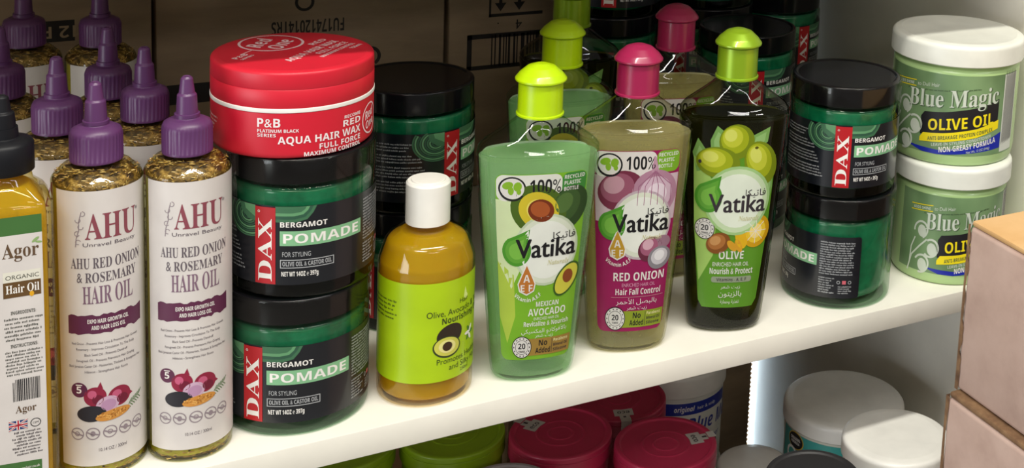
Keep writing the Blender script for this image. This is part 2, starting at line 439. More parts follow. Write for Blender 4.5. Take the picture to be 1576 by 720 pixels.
# ------------------------------------------------------------------ hair-oil bottle with purple nozzle cap
AR = 2.39
def herb_bits():
    R = random.Random(3); V = []; F = []; idx = []
    for i in range(520):
        low = i % 6 == 0
        a = R.uniform(0, 2 * pi)
        if low: r, z, tilt = AR - .10, R.uniform(.12, .75), pi / 2
        else:
            r = R.uniform(1.25, AR - .10); z = 18.62 - (r - 1.2) ** 2 * .42 + R.uniform(-.05, .04); tilt = .35
            if R.random() < .35: r = AR - .12; z = R.uniform(17.45, 18.1)
        l, w = R.uniform(.12, .42), R.uniform(.025, .07); th = R.uniform(0, pi) if not low else R.uniform(-.5, .5)
        c = Vector((r * cos(a), r * sin(a), z)); n = Vector((cos(a), sin(a), 0))
        t1 = Vector((-sin(a), cos(a), 0)); t2 = Vector((0, 0, 1)) if low or r > AR - .2 else n
        d = t1 * cos(th) + t2 * sin(th) * .7; e = d.cross(n if t2.z else Vector((0, 0, 1))).normalized() * w
        o = len(V); up = (n if t2.z else Vector((0, 0, 1))) * .03
        V += [tuple(c - d * l / 2 - e), tuple(c + d * l / 2 - e * .3), tuple(c + d * l / 2 + e * .3), tuple(c - d * l / 2 + e), tuple(c + up)]
        F += [(o, o + 1, o + 4), (o + 1, o + 2, o + 4), (o + 2, o + 3, o + 4), (o + 3, o, o + 4)]; idx += [R.choice((0, 0, 1, 2, 3))] * 4
    return mesh('herb_bits', V, F, [M('#b08a45', .5, 'straw_gold'), M('#d8bb7a', .5, 'straw_pale'), M('#6f4f25', .5, 'bark_brown'), M('#3d2c18', .6, 'bark_dark')], idx, False)
def ahu_label():
    A = Art(); P = M('#5a2544', .45, 'plum_print'); PT = M('#8d7f86', .5, 'print_grey'); D = M('#5d535b', .5, 'print_ash')
    A.rect(-2.45, .85, 10.6, 17.72, PAPER, 0)
    A.text('AHU', .75, 14.85, 1.5, M('#86424e', .5, 'print_wine'), 2, 'serif', w=2.85); A.text('Unravel Beauty', .65, 14.42, .22, D, 2, 'sans', w=2.9)
    A.text('®', 2.25, 16.1, .18, D)
    for k, (x, y) in enumerate(((-1.05, 14.7), (-1.1, 15.2), (-.9, 15.6), (-1.05, 16.0), (-.8, 16.4))):
        A.ring(x, y, .12, .16, PT, 2, 20 + 50 * k, 290 + 40 * k, n=12)
    A.line([(-1.2, 14.4), (-1.15, 14.9), (-1.0, 15.4), (-1.0, 15.9), (-.85, 16.5)], .05, PT, 2)
    A.text('AHU RED ONION', .48, 13.1, .62, D, 2, 'serif', w=3.95); A.text('& ROSEMARY', .48, 12.25, .58, D, 2, 'serif', w=3.3)
    A.text('HAIR OIL', .5, 10.95, 1.05, M('#7b5f72', .5, 'print_mauve'), 2, 'serif', w=2.75)
    R = random.Random(1); top = [(-1.75 + 4.25 * i / 22, 10.25 + R.uniform(-.07, .07)) for i in range(23)]; bot = [(-1.75 + 4.25 * i / 22, 9.15 + R.uniform(-.09, .09)) for i in range(23)]
    for i in range(22): A.poly([bot[i], bot[i + 1], top[i + 1], top[i]], P, 1)
    A.text('EXPO HAIR GROWTH-OIL', .45, 9.75, .25, WHITE, 2, 'bold', w=2.2); A.text('AND HAIR LOSS OIL', .45, 9.35, .25, WHITE, 2, 'bold', w=1.8)
    for t_, w, v in (('Red Onion - Prevents Hair Loss & Promotes Hair Growth', 3.7, 8.45), ('Rosemary - Improves Circulation To The Scalp', 3.2, 8.1), ('Black Seed Oil - Prevents Dandruff', 2.3, 7.75), ('Fenugreek Oil - Prevents Premature Hair Greying', 3.2, 7.4), ('Black Jamaican Castor Oil - Moisturises, Thickens & Strengthens Hair', 4.1, 7.05), ('Hibiscus - Strengthens Hair Roots', 2.3, 6.7)): A.text(t_, .3, v, .15, D, 2, 'sans', w=w)
    # onions, seeds and rosemary
    RO = M('#8c1f3c', .4, 'onion_red'); RH = M('#c0597a', .4, 'onion_pink'); 
    A.ell(-1.2, 5.65, .46, .46, P, 1); A.text('5', -1.2, 5.45, .42, WHITE, 2, 'bold'); A.rect(-1.38, 5.92, -1.02, 5.98, WHITE, 2)
    A.ell(-.35, 5.2, .6, .6, RO, 1); A.ell(-.5, 5.35, .24, .26, RH, 2); A.ell(-.2, 5.0, .3, .3, M('#6d1630', .4, 'onion_deep'), 2); A.poly([(-.25, 5.7), (-.05, 6.1), (.08, 5.65)], RO, 1)
    A.ell(.95, 5.0, .64, .62, RO, 1); A.ell(.8, 5.15, .26, .26, RH, 2); A.ell(1.1, 4.8, .32, .3, M('#6d1630', .4, 'onion_deep'), 2); A.poly([(1.5, 4.8), (1.75, 4.9), (1.5, 5.15)], RO, 1)
    A.ell(.3, 4.62, .62, .52, M('#c9a8bf', .4, 'onion_cut'), 2, 15); A.ell(.35, 4.6, .4, .34, M('#b58bab', .4, 'onion_ring'), 3, 15)
    A.ell(-.55, 4.15, .78, .5, M('#24222a', .5, 'black_seed'), 3); 
    A.ell(.6, 3.95, .95, .32, M('#c98a3c', .5, 'fenugreek'), 4, 8)
    R = random.Random(9)
    for i in range(60):
        t = R.uniform(0, 2 * pi); q = sqrt(R.random()); A.ell(.6 + .85 * q * cos(t), 3.97 + .25 * q * sin(t), .06, .04, M('#a06524', .5, 'fenugreek_dark') if i % 2 else M('#e0a95a', .5, 'fenugreek_light'), 5, R.uniform(0, 180), 6)
    for i in range(12):
        t = i / 11; A.line([(1.4 + .8 * t, 4.2 + .35 * t), (1.45 + .8 * t + .15, 4.2 + .35 * t + (.3 if i % 2 else -.2))], .05, M('#5d7d4c', .5, 'rosemary'), 3)
    for i, u in enumerate((-1.35, -.5, .4, 1.25, 2.05)):
        A.ring(u, 2.9, .32, .38, PT, 2); A.line([(u - .36, 3.02), (u - .1, 2.9), (u + .36, 2.8)], .09, PT, 2)
        if i % 2: A.ell(u, 2.9, .14, .17, PT, 2, n=12)
        else: A.ring(u, 2.9, .1, .15, PT, 2, n=14)
    A.text('10.14 OZ / 300ml', .55, 1.75, .2, D, 2, 'sans', w=1.5)
    # small print on the side of the wrap
    for i in range(12): A.greek(4, 7.2, 14 - i * .5, .16, D, 2, 40 + i)
    return A.build('label', cyl(AR + .015), .2)
def make_purple():
    t = empty('hair_oil_bottle', 'x', 'bottle', group='purple-capped hair oil bottles')
    prof = fillet([(0, .12), (AR - .45, 0), (AR, 0, .28), (AR, 17.95, .5), (1.75, 18.62, .3), (1.25, 18.75), (1.25, 18.95), (0, 18.95)])
    V, F = lathe(prof, 64); part('bottle', mesh('bottle', V, F, CLEAR('clear_bottle', '#f4f4e6', '#c9c78f', facing=.25)), t)
    core = fillet([(0, .2), (AR - .5, .2), (AR - .12, .2, .25), (AR - .12, 17.8, .5), (1.65, 18.45, .3), (0, 18.5)])
    V, F = lathe(core, 48)
    co = mesh('oil', V, F, [NOISY('yellow_oil', ['#938b1c', '#aca22a', '#bcae3a'], (40, 40, 12), .3), NOISY('steeped_herbs', ['#241a0e', '#4d3818', '#8a6a30', '#c9a660'], (220, 220, 300), .5, 6)], None)
    for p in co.polygons:
        if p.center.z > 17.2 * U or p.center.z < .9 * U: p.material_index = 1
    part('oil', co, t)
    part('herb_bits', herb_bits(), t, 'straw-coloured herb bits steeping in the oil', 'stuff')
    part('label', ahu_label(), t)
    PUR = M('#57305d', .38, 'purple_plastic')
    rc = 1.40
    prof = fillet([(0, 18.83), (rc - .05, 18.83), (rc, 18.86, .03), (rc, 19.02), (rc - .03, 19.04), (rc - .03, 20.35, .0), (rc - .04, 20.5), (1.28, 20.68), (.95, 20.86, .2), (.68, 20.92, .1), (.68, 21.05), (.0, 21.05)])
    V, F = lathe(prof, 144, lambda z, k: (.022 if (k // 2) % 2 else 0) if 19.03 < z < 20.4 else 0)
    c = part('cap', mesh('cap', V, F, PUR, sharp=50), t)
    prof = fillet([(0, 21.0), (.70, 21.0), (.70, 21.18), (.60, 21.2), (.54, 22.3, .1), (.44, 22.42, .1), (.33, 23.3, .1), (.22, 23.42), (.13, 23.38), (.1, 23.0), (0, 23.0)])
    part('nozzle', mesh('nozzle', *lathe(prof, 32), PUR), c)
    return t
PB = make_purple()
L_ = 'front-row purple-capped hair oil bottle with white label, '
for x, y, off, lb in ((-13.27, 3.80, 0, L_ + 'next to the square yellow bottle'), (-8.51, 3.35, -2, L_ + 'against the stacked green jars'),
                      (-14.75, 9.95, -4, 'purple-capped oil bottle right behind the front bottle that stands by the square one'),
                      (-9.85, 10.65, 3, 'purple-capped oil bottle behind the front pair, nearest the red tub'),
                      (-11.3, 16.3, 6, 'purple-capped oil bottle in the third row, its tip between the two second-row caps'),
                      (-17.3, 18.4, -6, 'purple-capped oil bottle cut by the picture edge, above the black cap'),
                      (-10.4, 29.6, 3, 'shaded purple-capped oil bottle in the last row, between the 12 PCS patch and red tub'),
                      (-15.2, 31.0, -3, 'purple-capped oil bottle in the last row, beside the 12 PCS patch, nearest the picture edge')):
    put(PB, x, y, 0, off, lb)

# ------------------------------------------------------------------ square yellow bottle with black nozzle cap
def make_square():
    t = empty('hair_oil_bottle', 'x', 'bottle')
    h = 2.22
    secs = [(0, h - .25, h - .25, 6), (.08, h - .1, h - .1, 7), (.3, h, h, 8), (16.9, h, h, 8), (17.5, h - .05, h - .05, 8), (17.9, h - .25, h - .25, 6), (18.5, h - .8, h - .8, 4), (18.95, 1.35, 1.35, 2.2), (19.1, 1.25, 1.25, 2), (19.4, 1.25, 1.25, 2)]
    part('bottle', mesh('bottle', *loft(secs, 96), CLEAR('clear_square', '#fbf6dd', '#d9c873')), t)
    s2 = [(.35, h - .4, h - .4, 6), (.6, h - .28, h - .28, 7), (16.9, h - .28, h - .28, 7), (17.5, h - .35, h - .35, 6), (18.2, h - .75, h - .75, 4), (18.5, 1.2, 1.2, 2.2)]
    part('oil', mesh('oil', *loft(s2, 96), CLEAR('golden_oil', '#f6d84e', '#d9ae22', .55, '#f7d634', refr=.2)), t)
    A = Art(); D = M('#4a4a44', .5, 'print_umber'); GR = M('#3f6a34', .45, 'label_green')
    A.rect(-1.75, .9, 1.62, 16.2, PAPER, 0); A.rect(-1.75, 16.2, 1.62, 17.25, GR, 0); A.poly([(-1.75, .9), (1.3, .9), (1.3, 2.7), (-1.75, 2.9)], GR, 1)
    c0 = .62
    A.text('Agor', c0 - .05, 14.9, .8, M('#5d4630', .5, 'print_brown'), 2, 'serif', w=1.75)
    A.ell(1.3, 15.8, .22, .08, M('#8aa86a', .5, 'leaf_print'), 2, 40); A.ell(1.45, 15.65, .16, .06, M('#8aa86a', .5, 'leaf_print'), 2, -10)
    A.rect(-.3, 12.6, 1.5, 14.1, M('#d9d6c8', .5, 'label_cream'), 1); A.text('ORGANIC', c0, 13.65, .24, D, 2, 'sans', w=1.6); A.rect(-.3, 12.6, 1.5, 13.5, M('#5f4422', .5, 'print_bark'), 2); A.text('Hair Oil', c0, 12.85, .48, WHITE, 3, 'serif', w=1.6); A.ell(1.05, 12.7, .11, .16, M('#d9a020', .4, 'oil_drop'), 4)
    A.text('INGREDIENTS:', c0, 11.6, .2, D, 2, 'bold', w=1.2)
    for i in range(6): A.greek(-.3 + .05 * (i % 2), 1.5 - .1 * (i % 3), 11.28 - i * .24, .13, D, 2, 70 + i)
    A.text('INSTRUCTIONS:', c0, 9.65, .2, D, 2, 'bold', w=1.3)
    for i in range(8): A.greek(-.3 + .05 * (i % 2), 1.5 - .1 * (i % 3), 9.35 - i * .19, .12, D, 2, 90 + i)
    R = random.Random(2); x = 0.0
    while x < 1.3: w = R.choice((.025, .04, .06)); A.rect(x, 6.45, x + w, 7.75 if x > .1 else 7.6, BLACK, 2); x += w + R.choice((.03, .045))
    return t, A
SQ, SA = make_square()
SA.text('Agor', .6, 5.75, .42, M('#5d4630', .5, 'print_brown'), 2, 'serif', w=1.0)
FX, FZ = .2, 4.75
BLU = M('#28386e', .5, 'flag_blue'); RD = M('#b32235', .5, 'flag_red')
SA.rect(FX - .45, FZ, FX + .45, FZ + .55, BLU, 2)
for q in ((FX - .45, FZ, FX + .45, FZ + .55), (FX - .45, FZ + .55, FX + .45, FZ)): SA.line([(q[0], q[1]), (q[2], q[3])], .1, WHITE, 3); SA.line([(q[0], q[1]), (q[2], q[3])], .04, RD, 4)
SA.rect(FX - .45, FZ + .2, FX + .45, FZ + .35, WHITE, 4); SA.rect(FX - .08, FZ, FX + .08, FZ + .55, WHITE, 4); SA.rect(FX - .45, FZ + .23, FX + .45, FZ + .31, RD, 5); SA.rect(FX - .04, FZ, FX + .04, FZ + .55, RD, 5)
SA.ring(1.05, 5.0, .22, .26, BLACK, 2); SA.text('12M', 1.05, 4.94, .12, BLACK, 2)
for i in range(1, 9): SA.greek(-.1 + .1 * (i % 3), 1.35 - .1 * (i % 2), 4.7 - .19 * i, .11, INK, 2, 120 + i)
SA.text('www.agorhair.co.uk', .5, 2.3, .16, WHITE, 3, 'sans', w=1.4); SA.text('@agorbeauty', .3, 1.95, .16, WHITE, 3, 'sans', w=.9)
part('label', SA.build('label', flat_front(-2.235), None), SQ)
BKP = M('#111217', .45, 'black_plastic', spec=.3)
prof = fillet([(0, 19.2), (1.45, 19.2), (1.5, 19.25), (1.5, 20.75), (1.35, 20.95), (.85, 21.1, .1), (.78, 21.15), (.74, 21.7), (0, 21.7)])
c = part('cap', mesh('cap', *lathe(prof, 144, lambda z, k: (.02 if (k // 2) % 2 else 0) if 19.3 < z < 20.7 else 0), BKP, sharp=50), SQ)
part('nozzle', mesh('nozzle', *lathe(fillet([(0, 21.6), (.66, 21.65), (.6, 22.5, .1), (.45, 22.6, .1), (.34, 23.4, .1), (.2, 23.5), (0, 23.4)]), 32), BKP), c)
put(SQ, -17.95, 2.55, 0, 2, 'square bottle of yellow oil with black nozzle cap and white and green label')

# ------------------------------------------------------------------ green pomade jar
DR, DH = 4.46, 9.09
def pomade_label():
    A = Art(); BK = M('#10131a', .3, 'label_black', coat=.3); RED = M('#b3161f', .4, 'label_red'); S = [M(c, .4, 'swirl_' + c[1:]) for c in ('#3d6b4c', '#5f9468', '#2c5440', '#7bb084')]
    G = M('#7fb487', .4, 'pale_green_band'); GY = M('#a7a9ab', .5, 'print_silver')
    A.rrect(-6.0, 1.0, 9.65, 6.1, .25, BK, 0)
    cu, cv = -1.25, 5.35
    for i in range(9):
        r1 = 1.75 - i * .17; A.ring(cu, cv, r1 - .12, r1, S[i % 3], 1, 150 if i < 3 else 125, 318, .8)
    A.poly([(-.66, 6.05), (-1.9, 6.05), (-1.75, 5.5), (-1.2, 5.1), (-.66, 5.0)], S[0], 2); A.poly([(-.66, 6.05), (-1.5, 6.05), (-1.4, 5.7), (-.66, 5.3)], S[1], 3)
    for i in range(5):
        v0 = 6.08; d = 1.02 - i * .2
        A.poly([(.64, v0), (.64, v0 - d), (1.8 - i * .05, v0 - d), (2.5 - i * .12, v0 - d * .82), (2.85 - i * .16, v0 - d * .4), (3.05 - i * .2, v0)], S[(i + (0, 1, 3, 1, 0)[i]) % 4], 1 + i)
    A.rect(-.65, 1.05, .65, 6.0, RED, 6)
    A.text('DAX', .42, 1.22, .86, WHITE, 7, 'serif', w=4.05, rot=90, al='L'); A.ring(-.4, 5.7, .05, .08, WHITE, 7, n=10)
    A.text('BERGAMOT', .92, 4.75, .33, WHITE, 3, 'bold', w=2.75, al='L')
    A.rect(.9, 3.55, 6.1, 4.5, G, 2); A.text('POMADE', 1.1, 3.72, .6, WHITE, 3, 'bold', w=4.75, al='L')
    A.text('FOR STYLING', 1.05, 2.85, .3, GY, 3, 'sans', w=1.65, al='L')
    for q in ((.92, 2.1, 4.1, 2.15), (.92, 2.6, 4.1, 2.65), (.92, 2.1, .97, 2.65), (4.05, 2.1, 4.1, 2.65)): A.rect(*q, GY, 3)
    A.text('OLIVE OIL & CASTOR OIL', 1.06, 2.24, .28, GY, 3, 'bold', w=2.9, al='L')
    A.text('NET WT 14OZ ℮ 397g', 1.0, 1.58, .3, WHITE, 3, 'bold', w=2.15, al='L')
    for i in range(14): A.greek(6.35, 9.1 - .25 * (i % 4 == 3), 5.55 - i * .2, .12, GY, 3, 150 + i)
    for i in range(7): A.greek(6.35, 7.6 - .2 * (i % 3), 2.6 - i * .2, .11, GY, 3, 170 + i)
    for i in range(4): A.greek(7.95, 9.0 - .15 * (i % 2), 1.95 - i * .18, .1, GY, 3, 180 + i)
    A.rect(8.25, 2.2, 8.55, 2.5, M('#c05a66', .5, 'pink_mark'), 3); A.ring(7.95, 2.35, .1, .14, GY, 3, n=12); A.ring(8.85, 2.35, .1, .14, GY, 3, n=12)
    v = 5.3
    for i in range(14):
        if i in (3, 6, 10): v -= .16
        A.greek(-5.6, -2.75 + .16 * i * .6 if i > 3 else -3.0 - .2 * (i % 3), v, .11, GY, 3, 200 + i); v -= .235
    return A.build('label', cyl(DR), .25)
def make_pomade():
    t = empty('pomade_jar', 'x', 'jar')
    prof = fillet([(0, .12), (DR - .9, .0), (DR - .02, 0, .55), (DR - .02, 7.22, .22), (4.1, 7.3), (4.1, 7.5), (0, 7.5)], 6)
    part('jar', mesh('jar', *lathe(prof, 80), CLEAR('clear_jar', '#e3efe4', '#9dbfa5', facing=.3)), t, 'clear plastic jar')
    prof = fillet([(0, .45), (DR - .5, .45, 1.1), (DR - .28, 7.05, .3), (0, 7.1)], 7)
    part('gel', mesh('gel', *lathe(prof, 80), NOISY('green_gel', ['#0d6648', '#137c59', '#1a8c66'], (70, 70, 70), .25, 5, coat=.6)), t, 'dark green gel')
    lr = DR - .1
    prof = fillet([(0, 7.42), (lr - .05, 7.42), (lr, 7.46), (lr, 9.05, .22), (lr - .3, 9.07, .08), (lr - .45, 8.98, .05), (0, 8.98)], 5)
    part('lid', mesh('lid', *lathe(prof, 80), M('#100f12', .16, 'black_lid_plastic', var=.2, scale=25, spec=.32)), t, 'glossy black screw lid')
    part('label', pomade_label(), t)
    return t
PJ = make_pomade()
filmV = lathe(fillet([(DR + .02, 6.95), (DR + .03, 7.3), (DR + .02, 8.98, .12), (DR - .08, 9.04)]), 64)
FILM = mesh('shrink_film', *filmV, CLEAR('shrink_film', '#f3f3ee', '#bdbfb4', facing=.2, ior=1.35, rough=.03))
def jar(x, y, z, off, lb, film=False, grp='green pomade jars with black lids'):
    o = put(PJ, x, y, z, off, lb, grp)
    for ch in list(o.children):
        if ch.name.startswith('shrink_film'): bpy.data.objects.remove(ch)
    if film: part('shrink_film', FILM, o, 'clear shrink film around the lid')
    return o
jar(-1.77, 5.46, 0, -34.7, 'dark green pomade jar at the bottom of the stack under the red tub', True)
jar(-1.45, 5.49, DH, -28.4, 'dark green pomade jar stacked right under the red tub', True)
jar(8.72, 15.9, 0, -42, 'green pomade jar behind the amber bottle, under another jar, its red strip edge showing')
jar(8.72, 15.9, DH, 38, 'green pomade jar with exposed glossy lid, stacked behind the white-capped amber bottle')
jar(40.5, 5.3, 0, -99, 'green pomade jar turned to its small print, lower of the pair beside the white-lidded jars', True)
jar(40.35, 5.54, DH, 1.3, 'green pomade jar with dull black lid, upper of the pair beside the white-lidded jars', True)
jar(40.4, 21.7, 0, 14, 'lower green pomade jar of the stack behind the dark olive bottle')
jar(40.4, 21.7, DH, 14, 'upper green pomade jar of the stack behind the dark olive bottle')
jar(51.0, 34.2, 0, 41, 'green pomade jar at the bottom of the farthest stack by the side panel')
jar(51.0, 34.2, DH, 41, 'green pomade jar of the farthest stack, its red strip seen against the grey side panel')
jar(51.0, 34.2, 2 * DH, 41, 'green pomade jar topping the farthest stack by the side panel, mostly out of view')
jar(31.45, 31.3, 0, -3, 'green pomade jar at the bottom of the stack deep between the lime and magenta caps')
jar(31.45, 31.3, DH, -3, 'green pomade jar in the middle of the stack deep between the lime and magenta caps')
jar(31.45, 31.3, 2 * DH, -3, 'top green pomade jar of the stack deep between the lime and magenta caps')
jar(41.6, 31.6, 0, 10, 'green pomade jar at the bottom of the shaded stack behind the rear magenta cap')
jar(41.6, 31.6, DH, -30, 'green pomade jar on the shaded stack behind the rear magenta cap, beneath a third')
jar(41.6, 31.6, 2 * DH, -30, 'green pomade jar topping the shaded stack behind the rear magenta cap')

# ------------------------------------------------------------------ red wax tub
def make_red():
    t = empty('hair_wax_tub', 'x', 'tub')
    RED = M('#cc1a30', .42, 'red_plastic', var=.04); r = 4.85
    prof = fillet([(0, .1), (r - .8, 0), (r - .03, 0, .4), (r, 2.9), (r - .1, 2.96), (r - .1, 3.2), (0, 3.2)])
    j = part('tub_base', mesh('tub_base', *lathe(prof, 96), RED), t)
    part('white_band', mesh('white_band', *lathe(fillet([(r - .2, 2.93), (r + .03, 2.93, .05), (r + .03, 3.2, .05), (r - .2, 3.2)]), 96), WHITE), t)
    prof = fillet([(0, 3.2), (r - .02, 3.2), (r + .0, 3.24), (r, 4.3), (r - .03, 4.36), (r - .0, 4.42), (r - .02, 5.42, .22), (r - .4, 5.50, .1), (0, 5.55)])
    l = part('lid', mesh('lid', *lathe(prof, 96), RED), t)
    PW = M('#e8c9cc', .5, 'print_pale'); PW2 = M('#e9dfe0', .5, 'print_offwhite')
    A = Art()
    A.text('P&B', -2.1, 2.05, .55, PW2, 1, 'bold', w=1.35, al='L'); A.text('PLATINUM BLACK', -2.1, 1.72, .2, PW2, 1, 'bold', w=2.4, al='L'); A.text('SERIES', -2.1, 1.44, .2, PW2, 1, 'bold', w=1.1, al='L')
    A.text('AQUA HAIR WAX', 4.5, 1.0, .46, PW2, 1, 'bold', w=5.4, al='R'); A.text('RED', 4.5, 1.62, .4, PW2, 1, 'bold', w=1.45, al='R'); A.text('RECOME', 4.5, 2.12, .2, PW2, 1, 'bold', w=1.35, al='R')
    A.text('FULL FORCE', 4.5, .52, .34, PW2, 1, 'bold', w=3.0, al='R'); A.text('MAXIMUM CONTROL', 4.5, .16, .26, PW2, 1, 'bold', w=3.9, al='R')
    A.ring(5.75, 1.5, .92, 1.02, PW, 1); A.text('Red', 5.7, 1.55, .55, PW, 1, 'bolditalic', w=1.2, rot=10); A.text('One', 5.8, .95, .5, PW, 1, 'bolditalic', w=1.2, rot=10)
    S_ = Art()
    for i, v in enumerate((1.95, 1.7, 1.45, 1.2)): S_.greek(-7.6, -5.3 - .2 * i, v, .14, PW, 1, 230 + i)
    part('small_print', S_.build('small_print', cyl(4.845), .25), j)
    part('lettering', A.build('lettering', cyl(4.845), .25), j)
    B = Art()
    B.ring(.85, 2.15, 1.82, 1.98, PW, 1, n=48); B.text('Red', .65, 2.3, 1.0, PW, 1, 'bolditalic', w=2.3, rot=12); B.text('One', .95, 1.0, 1.0, PW, 1, 'bolditalic', w=2.3, rot=12)
    B.text('AQUA HAIR WAX', 3.1, -1.3, .55, PW, 1, 'bold', w=5.4, al='R'); B.text('RED', 3.1, -.45, .45, PW, 1, 'bold', w=1.6, al='R')
    B.text('FULL FORCE', 3.1, -1.95, .42, PW, 1, 'bold', w=3.2, al='R'); B.text('MAXIMUM CONTROL', 3.1, -2.45, .3, PW, 1, 'bold', w=3.7, al='R'); B.text('150ml', 3.1, -2.95, .3, PW, 1, 'bold', w=1.2, al='R')
    B.line([(-2.3, 2.2), (-1.0, 2.2)], .07, PW, 1); B.text('P&B', -2.6, 1.8, .4, PW, 1, 'bold', w=1.2); B.text('SERIES', -2.6, 1.4, .22, PW, 1, 'bold', w=1.2)
    part('logo_print', B.build('logo_print', lambda u, v, h: (u, v, 5.5 + .05 * (1 - sqrt(u * u + v * v) / 4.45) + h + .004), .6), l)
    return t, l
RW, RL = make_red()
put(RW, -1.9, 6.0, 2 * DH, 0, 'round red hair wax tub with a white band, on the green jar stack')
RL.rotation_euler = (0, 0, radians(45) - RW.rotation_euler.z)

# ------------------------------------------------------------------ amber oil bottle with white cap
def make_amber():
    t = empty('body_oil_bottle', 'x', 'bottle'); r = 3.14
    prof = fillet([(0, .15), (r - .8, 0), (r - .02, 0, .6), (r, 9.4, 1.0), (r - .45, 10.85, .9), (1.75, 11.5, .5), (1.42, 11.62), (1.42, 11.95), (0, 11.95)], 8)
    part('bottle', mesh('bottle', *lathe(prof, 80), CLEAR('clear_round', '#fdfaf0', '#d8c48a', facing=.2)), t)
    prof = fillet([(0, .42), (r - .9, .36), (r - .2, .38, .6), (r - .14, 9.35, 1.0), (r - .6, 10.8, .9), (1.7, 11.3, .3), (0, 11.35)], 8)
    part('oil', mesh('oil', *lathe(prof, 80), CLEAR('amber_oil', '#fbd968', '#e8b838', .55, '#ffcf1e', refr=.3)), t)
    G = M('#a5c40d', .32, 'lime_label', coat=.2); K = M('#2c3a10', .5, 'print_olive')
    A = Art(); A.rect(-6.1, 1.75, 6.4, 8.69, G, 0)
    for i in range(5): A.greek(-4.6, -1.95 - .15 * (i % 3), 7.25 - i * .3, .15, K, 2, 250 + i)
    A.poly([(2.85, 7.9), (3.0, 7.45), (3.12, 7.25), (3.0, 7.05), (2.85, 7.05), (2.72, 7.25), (2.75, 7.45)], M('#d4e58a', .4, 'drop_pale'), 1)
    A.text('Hair', 2.75, 6.9, .32, K, 2, 'sans'); A.text('Olive, Avocado & Tea', 0.05, 6.3, .42, K, 2, 'sans', al='L', w=4.7); A.text('Nourishing Oil', 1.05, 5.75, .42, K, 2, 'bold', al='L', w=3.6)
    A.ell(1.65, 4.9, .95, .75, M('#2a1f14', .45, 'avocado_skin'), 1, 15); A.ell(1.45, 4.1, 1.0, .75, M('#33401a', .45, 'avocado_rim'), 2, -8); A.ell(1.45, 4.13, .9, .65, M('#c7c552', .45, 'avocado_flesh'), 3, -8); A.ell(1.45, 4.15, .6, .45, M('#e0d98a', .45, 'avocado_heart'), 4, -8); A.ell(1.45, 4.15, .34, .32, M('#3a2413', .4, 'avocado_stone'), 5)
    for i in range(6): A.ell(3.4 + .25 * cos(i), 4.45 + .3 * sin(i), .28, .12, WHITE if i % 2 else M('#4d7a2a', .4, 'tea_leaf'), 2 + i % 2, i * 60)
    A.text('Promotes Healthy', .75, 2.95, .38, K, 2, 'sans', al='L', w=3.7); A.text('and Silky Hair', 1.6, 2.42, .38, K, 2, 'sans', al='L', w=2.9); A.text('250ml', 2.9, 2.05, .22, K, 2, 'sans')
    part('label', A.build('label', cyl(r), .25), t)
    rc = 1.44; CW = M('#e6e4dc', .35, 'white_cap_plastic')
    prof = fillet([(0, 11.82), (rc - .04, 11.82), (rc, 11.86), (rc, 14.55, .1), (rc - .12, 14.68), (0, 14.66)])
    c = part('cap', mesh('cap', *lathe(prof, 64), CW), t)
    part('disc_top', mesh('disc_top', *lathe(fillet([(0, 14.62), (1.1, 14.62), (1.1, 14.78, .05), (0, 14.76)]), 40), CW), c)
    return t
put(make_amber(), 6.19, 3.96, 0, 0, 'round bottle of amber oil with lime green label and white disc cap')

# ------------------------------------------------------------------ tall flat hair-oil bottles with domed caps
SECT = [(0, 2.2, 1.3, 2.2), (.04, 2.5, 1.55, 2.2), (.2, 2.7, 1.75, 2.25), (.5, 2.84, 1.86, 2.3), (1, 2.92, 1.9, 2.3), (3, 3.12, 1.97, 2.3), (6, 3.35, 2.03, 2.3), (9, 3.6, 2.1, 2.3), (12, 3.86, 2.17, 2.3), (15, 4.06, 2.24, 2.3), (15.9, 4.12, 2.27, 2.3), (16.1, 4.12, 2.27, 2.3), (16.18, 4.02, 2.16, 2.3), (16.26, 4.02, 2.16, 2.3), (16.36, 4.12, 2.26, 2.3), (16.5, 4.1, 2.22, 2.3), (16.68, 3.96, 2.12, 2.3),
        (16.95, 3.72, 2.05, 2.3), (17.4, 3.05, 1.9, 2.2), (17.9, 2.3, 1.74, 2.1), (18.3, 1.78, 1.6, 2.0), (18.5, 1.52, 1.5, 2), (18.62, 1.45, 1.45, 2), (18.95, 1.45, 1.45, 2)]
def sect(z):
    for A, B in zip(SECT, SECT[1:]):
        if A[0] <= z <= B[0]:
            t = (z - A[0]) / (B[0] - A[0]); return tuple(A[i] + (B[i] - A[i]) * t for i in (1, 2, 3))
    return SECT[-1][1:]
def flask(side):
    def f(u, v, h):
        a, b, n = sect(v); x = min(.999, max(-.999, u / 4.15)); y = b * (1 - abs(x) ** n) ** (1 / n)
        nx, ny = (abs(x) ** (n - 1)) / a * (1 if x > 0 else -1), (y / b) ** (n - 1) / b; q = sqrt(nx * nx + ny * ny)
        return ((x * a + nx / q * h) * side, -(y + ny / q * h) * side, v)
    return f
AR_ = {'vatika': 'ﻓﺎﺗﻴﻜﺎ', 'olive': 'ﺑﺎﻟﺰﻳﺘﻮﻥ', 'onion': 'ﺑﺎﻟﺒﺼﻞ ﺍﻷﺣﻤﺮ', 'avo': 'ﺑﺎﻷﻓﻮﻛﺎﺩﻭ ﺍﻟﻤﻜﺴﻴﻜﻲ', 'oil': 'ﺯﻳﺖ ﺷﻌﺮ', 'care': 'ﺗﻐﺬﻳﺔ ﻭﺣﻤﺎﻳﺔ'}
AR_ = {k: v[::-1] for k, v in AR_.items()}
